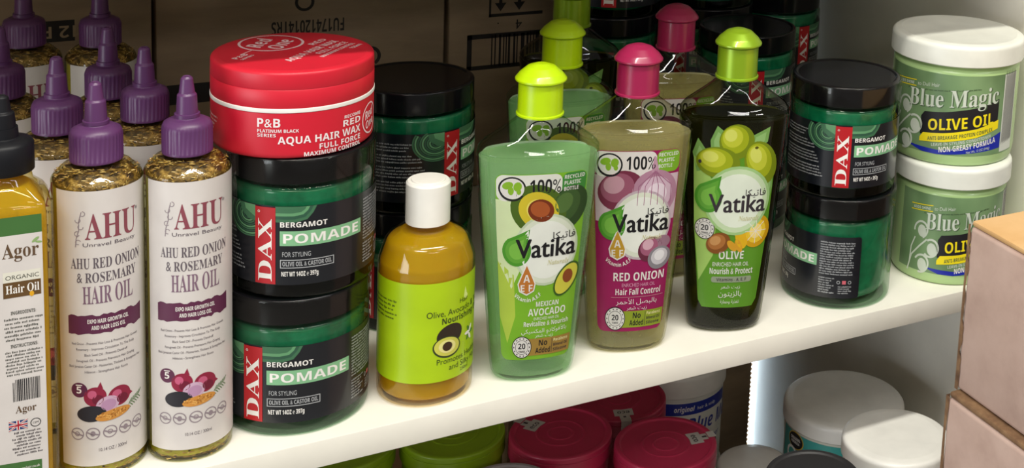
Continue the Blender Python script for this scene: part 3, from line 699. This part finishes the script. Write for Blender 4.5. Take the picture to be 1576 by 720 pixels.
def shade_ell(A, cu, cv, ru, rv, cols, ly, rot=0, dx=-.12, dy=.12):
    """a printed fruit: nested tones"""
    n = len(cols)
    for i, c in enumerate(cols):
        k = 1 - i / (n + .6); A.ell(cu + dx * ru * i, cv + dy * rv * i, ru * k, rv * k, M(c, .35, 'print_' + c[1:]), ly + i, rot)
def common_front(A, dark, tile):
    A.rrect(-3.15, 1.75, 3.15, 15.2, .55, dark, 0)
    A.rrect(-3.1, 13.3, 1.35, 15.15, .5, WHITE, 1); A.rrect(1.35, 13.55, 3.1, 15.15, .45, tile, 1)
    A.ell(-2.05, 14.2, .92, .84, BLACK, 2); A.ell(-2.05, 14.2, .8, .73, WHITE, 3)
    for q in ((-2.35, 14.42, .38, .26, 20), (-2.15, 14.05, .2, .3, 0), (-1.7, 14.35, .28, .34, -20), (-1.62, 13.98, .16, .2, 0)): A.ell(*q[:4], LIMEG, 4, q[4], 12)
    A.ring(-2.05, 14.05, .72, .86, BLACK, 5, 195, 330, .85)
    A.text('100%', .2, 13.85, .95, BLACK, 3, 'bold', w=2.15)
    for i, s in enumerate(('RECYCLED', 'PLASTIC', 'BOTTLE')): A.text(s, 1.5, 14.72 - i * .42, .27, WHITE, 3, 'bold', al='L', w=(1.45, 1.2, 1.05)[i])
def vatika(A, dk=BLACK):
    [A.text('Vatika', .45 + q, 9.25 + e, 1.32, dk, 12, 'sans', w=4.5) for q, e in ((-.04, 0), (.04, 0), (0, .03))]; A.text(AR_['vatika'], 1.75, 10.5, .5, dk, 12, 'bold', w=1.7); A.text('Naturals', 1.4, 8.65, .34, M('#c9c59a', .5, 'print_faint'), 12, 'serifitalic', w=1.7)
def bubble(A, v=9.75, lo='#c9d6b8'):
    for i, (k, c) in enumerate(((1, lo), (.93, '#dfe5d2'), (.8, '#eceee6'))): A.ell(.45, v, 2.45 * k, 2.6 * k, M(c, .35, 'print_' + c[1:]), 5 + i)
def leafshape(u, v, k=1.0):
    P = []
    for i in range(25):
        t = -2.05 + i * (4.75 - .0) / 24 * 1.0; P.append((u + 1.05 * k * cos(t - 2.0), v + 1.1 * k * sin(t - 2.0)))
    return P + [(u + .95 * k, v + 1.55 * k)]
def leaf(A, u, v, k0=1.0, ly=7):
    for i, (k, c) in enumerate(((1, '#4f9a2c'), (.8, '#66ab3a'), (.55, '#7fbf4a'))): A.poly(leafshape(u, v, k * k0), M(c, .35, 'print_' + c[1:]), ly + i)
def drop(A, u, v, col):
    P = [(u, v + 1.55), (u + .45, v + .6), (u + .72, v), (u + .6, v - .55), (u, v - .85), (u - .6, v - .55), (u - .72, v), (u - .45, v + .6)]
    A.poly(P, WHITE, 8); A.poly([(u + (x - u) * .86, v + (y - v) * .86) for x, y in P], M(col, .35, 'drop_' + col[1:]), 9)
    A.text('A', u, v + .12, .55, WHITE, 10, 'bold'); A.text('E F', u, v - .55, .5, WHITE, 10, 'bold', w=.95)
    A.text('Vitamin A,E,F', u + .1, v - 1.32, .28, WHITE, 8, 'bold', w=2.5, arc=1.5)
def badge(A, u, v, r=.86):
    A.ell(u, v, r, r * .95, BLACK, 8); A.ell(u, v, r * .93, r * .88, WHITE, 9); A.ring(u, v, r * .62, r * .66, INK, 10, sq=.95)
    for k in range(14):
        t = 2 * pi * k / 14; A.ell(u + r * .8 * cos(t), v + r * .76 * sin(t), .07, .05, INK, 10, math.degrees(t) + 90, 6)
    A.text('20', u, v - .12, .42, BLACK, 11, 'bold'); A.text('TIMES', u, v - .38, .14, BLACK, 11, 'bold')
def no_added(A, col):
    A.poly([(-1.7, 2.05), (3.05, 2.05), (3.05, 3.3), (-1.7, 3.3)], M(col, .35, 'tag_' + col[1:]), 6)
    A.text('No', .55, 2.75, .42, BLACK, 8, 'bold'); A.text('Added', .55, 2.2, .4, BLACK, 8, 'bold', w=1.35)
    for i, s in enumerate(('Parabens', 'Mineral Oil', 'Silicone')): A.text(s, 1.5, 2.95 - i * .36, .22, M('#e9e2a8', .5, 'print_cream') if i == 0 else INK, 8, 'bold', al='L', w=1.3)
    A.rect(1.33, 2.15, 1.37, 3.2, INK, 8)
def avocado_art():
    A = Art(); common_front(A, M('#7fb72a', .32, 'avocado_label', coat=.2), M('#3f8a3a', .35, 'tile_green'))
    A.poly([(-3.15, 13.4), (-3.15, 9), (-2.2, 7), (-1.2, 9), (-1, 13.4)], M('#dbe8b8', .35, 'pale_wash'), 1)
    A.poly([(-3.15, 9), (-3.15, 5), (-2.6, 3), (-1.9, 5), (-2.0, 8)], M('#b8cf4c', .35, 'lime_wash'), 1)
    shade_ell(A, 1.9, 12.6, 1.35, 1.7, ['#2c4a22', '#3c5c2c', '#55753a'], 2, -30)
    shade_ell(A, -.2, 12.6, 2.1, 1.75, ['#4e6a20', '#d9c533', '#e9dd6a'], 3, -35, .0, .0); A.ell(-.05, 12.6, .95, .8, M('#7b3417', .35, 'stone_dark'), 6, -20); A.ell(-.12, 12.7, .7, .55, M('#b05a2c', .35, 'stone_light'), 7, -20)
    bubble(A); leaf(A, -1.75, 9.75); vatika(A); drop(A, -1.0, 7.35, '#c27a33')
    A.ell(2.2, 7.45, .85, 1.35, M('#3b5f20', .35, 'avo_rim'), 8, -35); A.ell(2.2, 7.45, .72, 1.2, M('#d8d24a', .35, 'avo_flesh'), 9, -35); A.ell(2.3, 7.65, .42, .5, M('#8d4a22', .35, 'avo_stone'), 10)
    A.text('MEXICAN', .75, 5.65, .36, WHITE, 8, 'bold', w=1.9); A.text('AVOCADO', .75, 4.98, .52, WHITE, 8, 'bold', w=3.2); A.text('ENRICHED HAIR OIL', .75, 4.66, .2, WHITE, 8, 'sans', w=2.2); A.text('Revitalize & Nourish', .75, 4.22, .34, WHITE, 8, 'bold', w=3.9)
    A.text(AR_['avo'], .6, 3.72, .3, WHITE, 8, 'bold', w=4.0); A.text(AR_['oil'], .6, 3.4, .24, WHITE, 8, 'bold', w=1.6)
    no_added(A, '#a8863e'); badge(A, -1.35, 2.7); return A
def onion_art():
    A = Art(); common_front(A, M('#9c1459', .32, 'onion_label', coat=.2), M('#7fb72a', .35, 'tile_lime'))
    A.poly([(-3.1, 13.4), (3.1, 13.4), (3.1, 10), (-3.1, 10)], M('#d9c3cc', .35, 'onion_wash'), 1)
    shade_ell(A, -1.2, 12.3, 1.75, 1.45, ['#7c3049', '#a05a72', '#c89aa8'], 2, 20, -.15, .15)
    shade_ell(A, 1.35, 12.0, 1.75, 1.8, ['#b98aa0', '#d8bccb', '#e9dbe3'], 3, 0, .05, .0); A.poly([(1.0, 13.6), (1.15, 14.75), (1.3, 14.75), (1.6, 13.6)], M('#c79bb0', .35, 'onion_tip'), 3)
    for k in range(6): A.line([(1.3, 13.7), (.1 + k * .5, 12.6), (.05 + k * .52, 11.2)], .05, M('#a86c8c', .35, 'onion_line'), 7)
    bubble(A, 9.75, '#c8b6bd'); leaf(A, -1.85, 9.75); vatika(A); drop(A, -1.4, 8.0, '#c2992f')
    shade_ell(A, 1.35, 7.9, 1.05, .9, ['#6d2b42', '#a8607c', '#d8aebc'], 8, 20, -.1, .2); A.ell(2.35, 8.35, .7, .5, M('#a07a8c', .35, 'onion_back'), 8)
    shade_ell(A, 2.2, 7.2, 1.0, .85, ['#8d8a90', '#d3d0d4', '#ecebec'], 11, 10, .0, .1)
    A.text('RED ONION', .55, 5.6, .62, WHITE, 8, 'bold', w=4.5); A.text('ENRICHED HAIR OIL', .55, 5.15, .26, M('#d9a0bc', .4, 'print_rose'), 8, 'sans', w=3.0); A.text('Hair Fall Control', .55, 4.55, .45, WHITE, 8, 'bold', w=4.1)
    A.rect(-1.9, 4.35, 2.9, 4.38, M('#c9a0a0', .4, 'print_hair'), 8)
    A.text(AR_['onion'], .45, 3.85, .36, WHITE, 8, 'bold', w=3.8); A.text(AR_['oil'], .5, 3.42, .26, WHITE, 8, 'bold', w=1.9)
    no_added(A, '#93a52c'); badge(A, -1.5, 2.75, .95); return A
def olive_art():
    A = Art(); gr = M('#5f9a25', .32, 'olive_label', coat=.2)
    A.poly([(-3.2, 13.4), (3.2, 13.4), (3.25, 8), (2.95, 2.5), (2.6, 2.0), (-2.6, 2.0), (-2.95, 2.5), (-3.25, 8)], gr, 0)
    A.poly([(-3.2, 13.4), (-3.25, 8), (-2.9, 4), (-1.6, 6), (-1.2, 11)], M('#a9cf6a', .35, 'leaf_wash'), 1)
    for pts in (((-3.0, 12.2), (-3.3, 13.6), (-2.9, 14.7), (-2.1, 13.6), (-1.9, 12.6)), ((-1.9, 13.4), (-2.0, 14.6), (-1.5, 15.7), (-.7, 15.1), (-.7, 14.2)), ((1.0, 14.2), (1.2, 15.0), (2.5, 15.6), (2.4, 14.5), (1.8, 14.0)), ((2.4, 12), (3.0, 12.6), (3.2, 11), (3.0, 9.8), (2.3, 10.6))):
        A.poly(list(pts), M('#7fae5c', .35, 'olive_leaf'), 1); c = (sum(x for x, y in pts) / 5, sum(y for x, y in pts) / 5); A.poly([(c[0] + (x - c[0]) * .6, c[1] + (y - c[1]) * .6) for x, y in pts], M('#98c277', .35, 'olive_leaf_light'), 2)
    OL = ['#7d8f14', '#a9b61a', '#c8cf3a', '#dbe06a']
    shade_ell(A, .0, 14.55, 1.35, 1.3, OL, 2, 0); shade_ell(A, 2.0, 12.9, 1.25, 1.75, OL, 4, 25); shade_ell(A, -1.35, 13.0, 1.7, 1.15, OL, 6, -5)
    A.ell(-2.75, 13.0, .12, .14, INK, 10); A.ell(1.55, 14.1, .14, .1, M('#5c5a10', .4, 'stalk'), 10)
    for i, (k, c) in enumerate(((1, '#a9cf8a'), (.92, '#cfe2ba'), (.78, '#e9efe0'))): A.ell(.3, 10.15, 2.75 * k, 2.6 * k, M(c, .35, 'print_' + c[1:]), 10 + i)
    leaf(A, -2.05, 10.4, 1.05, 13)
    [A.text('Vatika', .35 + q, 9.3 + e, 1.32, INK, 16, 'sans', w=4.7) for q, e in ((-.04, 0), (.04, 0), (0, .03))]; A.text(AR_['vatika'], 1.8, 10.5, .5, INK, 16, 'bold', w=1.7); A.text('Naturals', 1.4, 8.65, .36, M('#c9c59a', .5, 'print_faint'), 16, 'serifitalic', w=1.8)
    badge(A, -2.35, 8.0, .85)
    shade_ell(A, -1.15, 6.95, 1.1, .78, ['#8a5220', '#b3743a', '#cf9a5e'], 8, 15); 
    for u, r in ((.1, -40), (.7, -60)): A.ell(u, 6.75, .55, .28, M('#e0a52c', .35, 'almond_cut'), 9, r)
    shade_ell(A, 2.15, 7.8, 1.25, 1.25, ['#d9a512', '#f0cf3a', '#f6e28a'], 8, 0, 0, 0); A.ell(.9, 7.45, .55, .95, M('#e8b91e', .35, 'lemon_skin'), 9, 15)
    for k in range(8): t = 2 * pi * k / 8; A.line([(2.15, 7.8), (2.15 + .95 * cos(t), 7.8 + .95 * sin(t))], .05, WHITE, 11)
    A.text('OLIVE', .1, 5.75, .6, WHITE, 8, 'bold', w=2.3); A.text('ENRICHED HAIR OIL', .1, 5.2, .3, WHITE, 8, 'sans', w=3.4); A.text('Nourish & Protect', .2, 4.6, .45, WHITE, 8, 'bold', w=4.1)
    A.rrect(-1.7, 3.95, 2.2, 4.4, .2, M('#a9b59a', .25, 'silver_pill', metal=.3), 7); A.text('Vitamins - A, E, F', .25, 4.05, .24, INK, 8, 'bold', w=2.9)
    A.text(AR_['oil'], .2, 3.5, .24, WHITE, 8, 'bold', w=1.9); A.text(AR_['olive'], .2, 2.9, .4, WHITE, 8, 'bold', w=2.3); A.text(AR_['care'], .2, 2.35, .26, WHITE, 8, 'bold', w=1.9)
    return A
def film(me, f=.35):
    """thin plastic-film label: part of the light shines through it"""
    for i, m in enumerate(list(me.materials)):
        k = ('film', m.name, f)
        if k not in MATS:
            c = m.copy(); N, L = c.node_tree.nodes, c.node_tree.links; p = N['Principled BSDF']; o = N['Material Output']
            t = N.new('ShaderNodeBsdfTranslucent'); x = N.new('ShaderNodeMixShader'); x.inputs[0].default_value = f
            if p.inputs['Base Color'].links: L.new(p.inputs['Base Color'].links[0].from_socket, t.inputs['Color'])
            L.new(p.outputs[0], x.inputs[1]); L.new(t.outputs[0], x.inputs[2]); L.new(x.outputs[0], o.inputs['Surface']); MATS[k] = c
        me.materials[i] = MATS[k]
    return me
def make_flask(kind):
    art, cap, shell, edge, oil, oiledge, body, bodycol, back = {
        'avocado': (avocado_art, M('#b4d800', .28, 'lime_cap', coat=.4), '#f6fcf5', '#cfe9d2', '#f0fcea', '#d3f0cd', .26, '#d6fbc8', '#f6fff0'),
        'onion': (onion_art, M('#9c1a4a', .3, 'magenta_cap', coat=.4), '#f9f8ee', '#d2cfae', '#f3f0cf', '#e3dfb8', .25, '#f6efc8', '#fdf9e0'),
        'olive': (olive_art, M('#8db01c', .3, 'olive_cap', metal=.35, coat=.4), '#e6e7d6', '#6d7050', '#a2a432', '#42461a', .12, '#565a14', '#7d8026')}[kind]
    t = empty('hair_oil_bottle', 'x', 'bottle', group='flat hair oil bottles with domed caps')
    part('bottle', mesh('bottle', *loft(SECT, 80), CLEAR(kind + '_bottle', shell, edge, facing=.3)), t)
    inn = [(z, a - .14, b - .14, n) for z, a, b, n in SECT if .4 < z < 15.95]; z, a, b, n = inn[0]; inn = [(.32, a - .6, b - .5, 2.2), (.36, a - .2, b - .15, 2.2)] + inn
    part('hair_oil', mesh('hair_oil', *loft(inn, 80), CLEAR(kind + '_oil', oil, oiledge, body, bodycol, ior=1.1, refr=.2)), t)
    part('front_label', film(art().build('front_label', flask(1), .3, .6, .004), .3), t)
    B = Art(); B.rrect(-3.8, 2.2, 3.8, 16.0, .6, M(back, .5, 'back_label_' + back[1:]), 0)
    part('back_label', film(B.build('back_label', flask(-1), .3, .6), .4), t)
    r = 1.51
    prof = fillet([(0, 18.72), (r + .1, 18.72), (r + .1, 18.84), (r + .0, 18.9), (r - .01, 21.0), (r - .12, 21.05), (r - .12, 21.1), (0, 21.1)])
    c = part('cap', mesh('cap', *lathe(prof, 64), cap), t)
    prof = fillet([(0, 21.06), (r + .1, 21.06), (r + .22, 21.14, .06), (r + .22, 21.26, .06), (1.45, 21.62, .3), (.95, 22.05, .4), (.4, 22.24, .3), (0, 22.27)])
    part('flip_lid', mesh('flip_lid', *lathe(prof, 64), cap), c)
    return t
FA, FO, FL = make_flask('avocado'), make_flask('onion'), make_flask('olive')
put(FA, 13.40, 2.9, 0, 9, 'clear green avocado hair oil bottle with bright lime cap, front row beside the amber bottle')
put(FO, 21.05, 3.8, 0, 8, 'pale yellow onion hair oil bottle with magenta cap, front row', k=1.02)
put(FL, 29.05, 3.6, 0, 8, 'dark olive hair oil bottle with pearly green cap and olives on its label, front row', k=1.045)
put(FA, 19.35, 13.6, 0, 16, 'lime-capped green bottle partly hidden behind the front avocado bottle')
put(FO, 29.2, 13.9, 0, 16, 'magenta-capped pale bottle standing behind the front onion bottle', k=1.02)
put(FL, 23.4, 21.5, 0, 8, 'dark bottle with dull green cap cut by the picture top, deepest of the domed caps', k=1.045)

# ------------------------------------------------------------------ white-lidded jars of green conditioner
def conditioner_label(r):
    A = Art(); GR = NOISY('sage_label', ['#5d7a52', '#6f8d62', '#7c9a6d'], (25, 25, 18), .35, 2); SI = M('#c5cdbf', .35, 'silver_print'); SH = M('#3f5638', .4, 'shadow_print')
    YE = M('#ead51c', .35, 'yellow_print'); BL = M('#1b2a9c', .35, 'blue_print')
    A.rect(-7.2, .95, 6.9, 7.75, GR, 0)
    A.rect(4.95, 1.05, 6.85, 7.7, M('#cfd3c8', .4, 'pale_panel'), 1)
    for i in range(24): A.rect(5.1 + i * .07, 1.2 + .1 * (i % 3), 5.13 + i * .07, 7.5 - .15 * (i % 4), INK, 2)
    A.text('Blue Magic', -4.05, 4.95, 1.42, SH, 3, 'serif', w=8.45, al='L', shear=.0); A.text('Blue Magic', -4.12, 5.0, 1.42, SI, 4, 'serif', w=8.4, al='L')
    for q in ((-5.9, 7.05, -3.5, 7.12), (-5.9, 6.55, -3.5, 6.62)): A.rect(*q, YE, 2)
    A.text('ADDS SHINE', -4.7, 6.7, .24, SI, 3, 'bold', w=1.9); A.text('to Dull Hair', -2.3, 6.7, .3, SI, 3, 'sans', w=2.1)
    A.greek(-4.4, 2.5, 6.35, .12, SH, 3, 300)
    def band(v0, v1, m, ly, u0, u1, curl=.3): A.poly([(u0, v0), (u0 + (u1 - u0) * .3, v0 + .05), (u0 + (u1 - u0) * .7, v0 + .3), (u1, v0 + .75), (u1, v1 + .75), (u0 + (u1 - u0) * .7, v1 + .3), (u0 + (u1 - u0) * .3, v1 + .05), (u0 + .3, v1), (u0, v1 - .4)], m, ly)
    band(2.6, 4.55, BLACK, 3, -2.75, 4.4); A.text('OLIVE OIL', .95, 3.15, .95, YE, 5, 'bold', w=5.9, rot=3)
    band(2.0, 2.75, YE, 4, -2.75, 4.5); A.text('ANTI-BREAKAGE PROTEIN COMPLEX', .95, 2.38, .32, SH, 5, 'bold', w=5.9, rot=5)
    A.text('LEAVE-IN STYLING CONDITIONER', 1.1, 1.88, .26, SI, 3, 'bold', w=5.4, rot=5)
    A.poly([(-4.2, 1.75), (-1, 1.35), (2, 1.6), (4.9, 2.35), (4.9, 1.0), (-1, .98), (-2.5, 1.15)], BL, 2)
    A.text('NON-GREASY FORMULA', 1.7, 1.38, .46, WHITE, 5, 'bold', w=5.2, rot=5); A.text('Net Wt. 12 OZ (340g)', 2.6, 1.08, .2, SI, 5, 'sans', w=2.2, rot=4)
    for cu, cv, rr, a0 in ((-4.6, 4.9, .8, 200), (-3.45, 3.35, .85, 130), (-4.35, 1.95, .85, 160)):
        A.ring(cu, cv, rr * .78, rr, SI, 3, a0 - 270, a0 - 10); A.ell(cu + .12, cv - .1, rr * .55, rr * .68, SI, 3, 20)
    A.line([(-5.9, 1.2), (-5.5, 2.6), (-4.6, 3.5), (-3.9, 4.1)], .16, SI, 3); A.line([(-5.7, 2.0), (-5.6, 3.3), (-5.2, 4.2)], .14, SI, 3)
    k = r / 5.65
    A.it = [([(x * k, y + (.085 * (x + .5) if ly > 1 else 0)) for x, y in V], F, m, ly) for V, F, m, ly in A.it]
    return A.build('label', cyl(r), .3)
def make_conditioner(r, h):
    t = empty('hair_conditioner_jar', 'x', 'jar', group='white-lidded jars of green hair conditioner'); b = r - .3
    prof = fillet([(0, .12), (b - .8, 0), (b - .15, 0, .5), (b, 1.0), (b, 7.9, .4), (b - .3, 8.3), (b - .3, 8.7), (0, 8.7)])
    part('jar', mesh('jar', *lathe(prof, 80), NOISY('pale_green_plastic', ['#9dbd7c', '#a9c888', '#b1cf90'], (12, 12, 12), .3, 2, coat=.2)), t)
    prof = fillet([(0, 8.5), (r - .06, 8.5), (r - .02, 8.56), (r - .04, h - .12, .7), (r - .75, h, .2), (r - .9, h - .03), (0, h)], 7)
    part('lid', mesh('lid', *lathe(prof, 80), M('#dfe0d6', .35, 'white_lid_plastic')), t)
    part('label', conditioner_label(b), t)
    return t
put(make_conditioner(5.05, 10.33), 51.8, 5.23, 0, 20, 'green conditioner jar with white lid, lower of the two, partly hidden by the aisle carton')
put(make_conditioner(5.66, 10.33), 52.0, 6.1, 10.33, 0, 'large green conditioner jar with white lid, stacked on top of another')

# ------------------------------------------------------------------ tubs and jars on the lower shelf
def make_tub(hexc, r, h, name, cat, lidrough=.35, lidcol=None, lip=True, emboss=True, lidh=1.6):
    t = empty(name, 'x', cat)
    m = M(hexc, lidrough, 'tub_' + hexc[1:], coat=.15); ml = M(lidcol or hexc, lidrough, 'tublid_' + (lidcol or hexc)[1:])
    prof = fillet([(0, .1), (r - 1, 0), (r - .35, 0, .5), (r - .2, h - lidh), (r - .25, h - .3), (0, h - .3)])
    part('tub', mesh('tub', *lathe(prof, 72), m), t)
    if lip: prof = fillet([(r - .3, h - lidh), (r - .05, h - lidh), (r, h - lidh + .06), (r - .02, h - .55), (r - .08, h - .5), (r - .02, h - .44), (r - .05, h, .18), (r - .45, h + .0, .05), (r - .6, h - .12, .05), (0, h - .12)])
    else: prof = fillet([(r - .3, h - lidh), (r - .05, h - lidh), (r, h - lidh + .06), (r - .02, h - .1, .75), (r - .9, h, .2), (0, h + .02)], 7)
    l = part('lid', mesh('lid', *lathe(prof, 72), ml), t)
    if emboss:
        V, F = join(lathe([(r * .42, h - .13), (r * .44, h - .08), (r * .47, h - .08), (r * .49, h - .13)], 48), lathe([(r * .2, h - .13), (r * .22, h - .08), (r * .25, h - .08), (r * .27, h - .13)], 36))
        part('raised_rings', mesh('raised_rings', V, F, ml), l)
    return t
STK = M('#b9b4ae', .35, 'sticker_foil', metal=.2)
def sticker(t, r, h, ang, lb='silver eco seal strip'):
    A = Art(); A.rect(-.85, r - 2.3, .85, r - 1.15, STK, 0); A.rect(-.45, r - 1.15, .45, r - .62, STK, 0); A.text('eco', 0, r - 1.95, .5, INK, 1, 'bold', w=1.1); A.rect(-.12, r - 1.1, .12, r - .7, INK, 1)
    c, s = cos(ang), sin(ang)
    o = part('seal_sticker', A.build('seal_sticker', lambda u, v, q: (u * c - v * s, u * s + v * c, h - .11 + q) if v < r - .6 else (u * c - v * s, u * s + v * c, h + .02 + q), None), t, lb)
    B = Art(); B.rect(-.45, h - 2.6, .45, h + .02, STK, 0); B.rect(-.12, h - 2.2, .12, h - .6, INK, 1)
    f = cyl(r + .02)
    part('seal_sticker', B.build('seal_sticker', lambda u, v, q: (lambda p: (p[0] * -c + p[1] * s, p[0] * -s - p[1] * c, p[2]))(f(u, v, q)), .3), t, lb)
    A2 = Art(); A2.rect(-.45, r - .64, .45, r + .03, STK, 0)
    part('seal_sticker', A2.build('seal_sticker', lambda u, v, q: (u * c - v * s, u * s + v * c, h + .012 + q), None), t, lb)
FLO = -43.2
LIME, CRIM = '#7c9a12', '#a32344'
def rest(proto, x, y, ztop, h, off, lb, grp=None):
    """a tub whose lid is at ztop, standing on a like tub on the lower board"""
    z = ztop - h
    o = put(proto, x, y, z, off, lb, grp)
    return o
def support(hexc, x, y, ztop, r, lb, name='styling_gel_tub', lidcol=None, grp='lower tubs under other tubs'):
    h = ztop - FLO - .05
    p = make_tub(hexc, r, h, name, 'tub', lidcol=lidcol, emboss=False); put(p, x, y, FLO + .02, 0, lb, grp)
GL, GR2 = make_tub(LIME, 4.24, 9.6, 'styling_gel_tub', 'tub'), make_tub(CRIM, 4.27, 9.6, 'styling_gel_tub', 'tub')
A = Art(); A.rect(-2.2, 5.4, 2.2, 7.4, M('#9fb02a', .4, 'lime_tub_label'), 0); A.text('ECO', 0, 6.0, .9, M('#5c7210', .4, 'lime_tub_print'), 1, 'bold', w=2.4)
GG = 'tubs on the lower shelf'
rest(GL, 13.95, 20.7, -14, 9.6, 0, 'olive lime tub on the lower shelf, whole lid showing beside the crimson lids', GG)
rest(GL, 5.5, 22.9, -14, 9.6, 0, 'olive lime tub on the lower shelf mostly cut off by the shelf edge', GG)
for i, (x, y, zt, sa, lb) in enumerate(((21.74, 16.69, -14, 60, 'crimson tub beside the olive lime lid, on the lower shelf'), (30.0, 23.0, -16, 190, 'crimson tub rearmost of the three, in front of the white jar with blue lettering'), (28.77, 11.29, -14, -70, 'crimson tub nearest the shelf front, with violet glints on its lid'))):
    o = rest(GR2, x, y, zt, 9.6, 0, lb, GG)
    for ch in list(o.children):
        if ch.name.startswith('seal_sticker'): bpy.data.objects.remove(ch)
    sticker(o, 4.27, 9.6, radians(sa))
p = make_tub('#8b8388', 3.9, 9.6, 'hair_cream_tub', 'tub', lidcol='#8f898c', emboss=False); rest(p, 14.9, 10.7, -14, 9.6, 0, 'grey-lidded tub in front of the olive lime and crimson lids', GG)
p = make_tub('#20222c', 3.85, 9.6, 'hair_cream_tub', 'tub', lidcol='#23252f', emboss=False); rest(p, 1.4, 13.6, -14, 9.6, 0, 'navy black lidded tub showing only its rim at the picture bottom, under the lime bottle', GG)
p = make_tub('#1d1c1e', 3.85, 9.6, 'hair_cream_tub', 'tub', lidcol='#242325', lidrough=.5, emboss=False); rest(p, 36.2, .3, -13, 9.6, 0, 'black lidded tub at the picture bottom in front of the white lids', GG)
p = make_tub('#c9c4ba', 3.3, 9.6, 'hair_cream_tub', 'tub', lidcol='#cfccc6', lidrough=.16, lip=False, emboss=False); rest(p, 39.1, 14.0, -20, 9.6, 0, 'low white lid below the strip of light, mirroring it', GG)
p = make_tub('#d2cfc2', 5.7, 11, 'hair_cream_jar', 'jar', lidcol='#e2e0da', lip=False, emboss=False)
A = Art(); TE = M('#3f9a94', .35, 'teal_label'); A.rect(-6.9, 1.5, 6.5, 9.1, TE, 0)
A.ell(-4.75, 8.35, 1.1, .85, M('#c9a52c', .35, 'gold_ring'), 1); A.ell(-4.75, 8.35, 1.0, .76, BLACK, 2); A.text('ORIGINAL', -4.75, 8.4, .28, WHITE, 3, 'bold', w=1.4); A.text('FORMULA', -4.75, 8.05, .26, WHITE, 3, 'bold', w=1.2)
A.ring(-5.2, 6.9, .55, .8, WHITE, 2); A.text('Blue Magic', -3.4, 6.1, 1.3, WHITE, 3, 'bold', al='L', w=8.0); A.text('BERGAMOT', -3.3, 7.7, .3, M('#ead51c', .35, 'yellow_print'), 3, 'bold', al='L', w=2.4)
part('label', A.build('label', cyl(5.53), .3), p)
rest(p, 49.5, 15.3, -17, 11, 0, 'cream jar with white lid and teal label on the lower shelf by the side panel', GG)
p = make_tub('#d6d4cb', 4.65, 10.5, 'hair_cream_jar', 'jar', lidcol='#e6e5df', lip=False, emboss=False); rest(p, 45.8, 2.2, -13, 10.5, 0, 'bright white lidded jar nearest the aisle carton, on the lower shelf', GG)
p = make_tub('#d8d6cf', 5.05, 10.8, 'hair_cream_jar', 'jar', lidcol='#dddad4', lip=False, emboss=False, lidh=2.2)
A = Art(); BL = M('#22308f', .35, 'blue_print'); A.rect(-7, 1.2, 6.5, 8.2, M('#dedcd4', .35, 'white_label'), 0); A.rect(-7, 6.9, 6.5, 8.1, BL, 1)
A.text('original', .2, 7.25, .5, WHITE, 2, 'bolditalic', al='L', w=2.0); A.text('hair & scalp', 2.5, 7.3, .32, WHITE, 2, 'sans', al='L', w=2.2)
A.text('Blue Magic', 1.55, 5.1, 1.4, BL, 2, 'bolditalic', al='L', w=7.6); A.ring(.45, 5.6, .75, 1.0, BL, 2); A.text('conditioner', 1.8, 3.7, .6, BL, 2, 'sans', al='L', w=4)
part('label', A.build('label', cyl(4.88), .3), p)
rest(p, 38.3, 28.3, -16, 10.8, 0, 'white jar with blue lettering behind the crimson tubs on the lower shelf', GG)
for x, y, zt, r, hc, lb in ((13.95, 20.7, -23.6, 4.24, LIME, 'olive lime tub carrying the whole-lidded lime one'), (5.5, 22.9, -23.6, 4.24, LIME, 'olive lime tub carrying the cut-off lime one'), (21.74, 16.69, -23.6, 4.27, CRIM, 'crimson tub carrying the one beside the lime lid'),
                            (30.0, 23.0, -25.6, 4.27, CRIM, 'crimson tub carrying the rearmost crimson one'), (28.77, 11.29, -23.6, 4.27, CRIM, 'crimson tub carrying the one nearest the shelf front'), (14.9, 10.7, -23.6, 3.9, '#8b8388', 'grey tub carrying the grey-lidded one'),
                            (1.4, 13.6, -23.6, 3.85, '#20222c', 'navy black tub carrying the like one'), (36.2, .3, -22.6, 3.85, '#1d1c1e', 'black tub carrying the black-lidded one'), (39.1, 14.0, -29.6, 3.3, '#c9c4ba', 'white tub carrying the low white-lidded one'),
                            (49.5, 15.3, -28, 5.6, '#d2cfc2', 'flat cream tub carrying the teal-labelled jar'), (45.8, 2.2, -23.5, 4.65, '#d6d4cb', 'white tub carrying the bright white lidded jar'), (38.3, 28.3, -26.8, 5.05, '#d8d6cf', 'white tub carrying the jar with blue lettering')):
    support(hc, x, y, zt, r, lb)

for o in list(bpy.data.objects):
    if o is _fo: bpy.data.objects.remove(o)
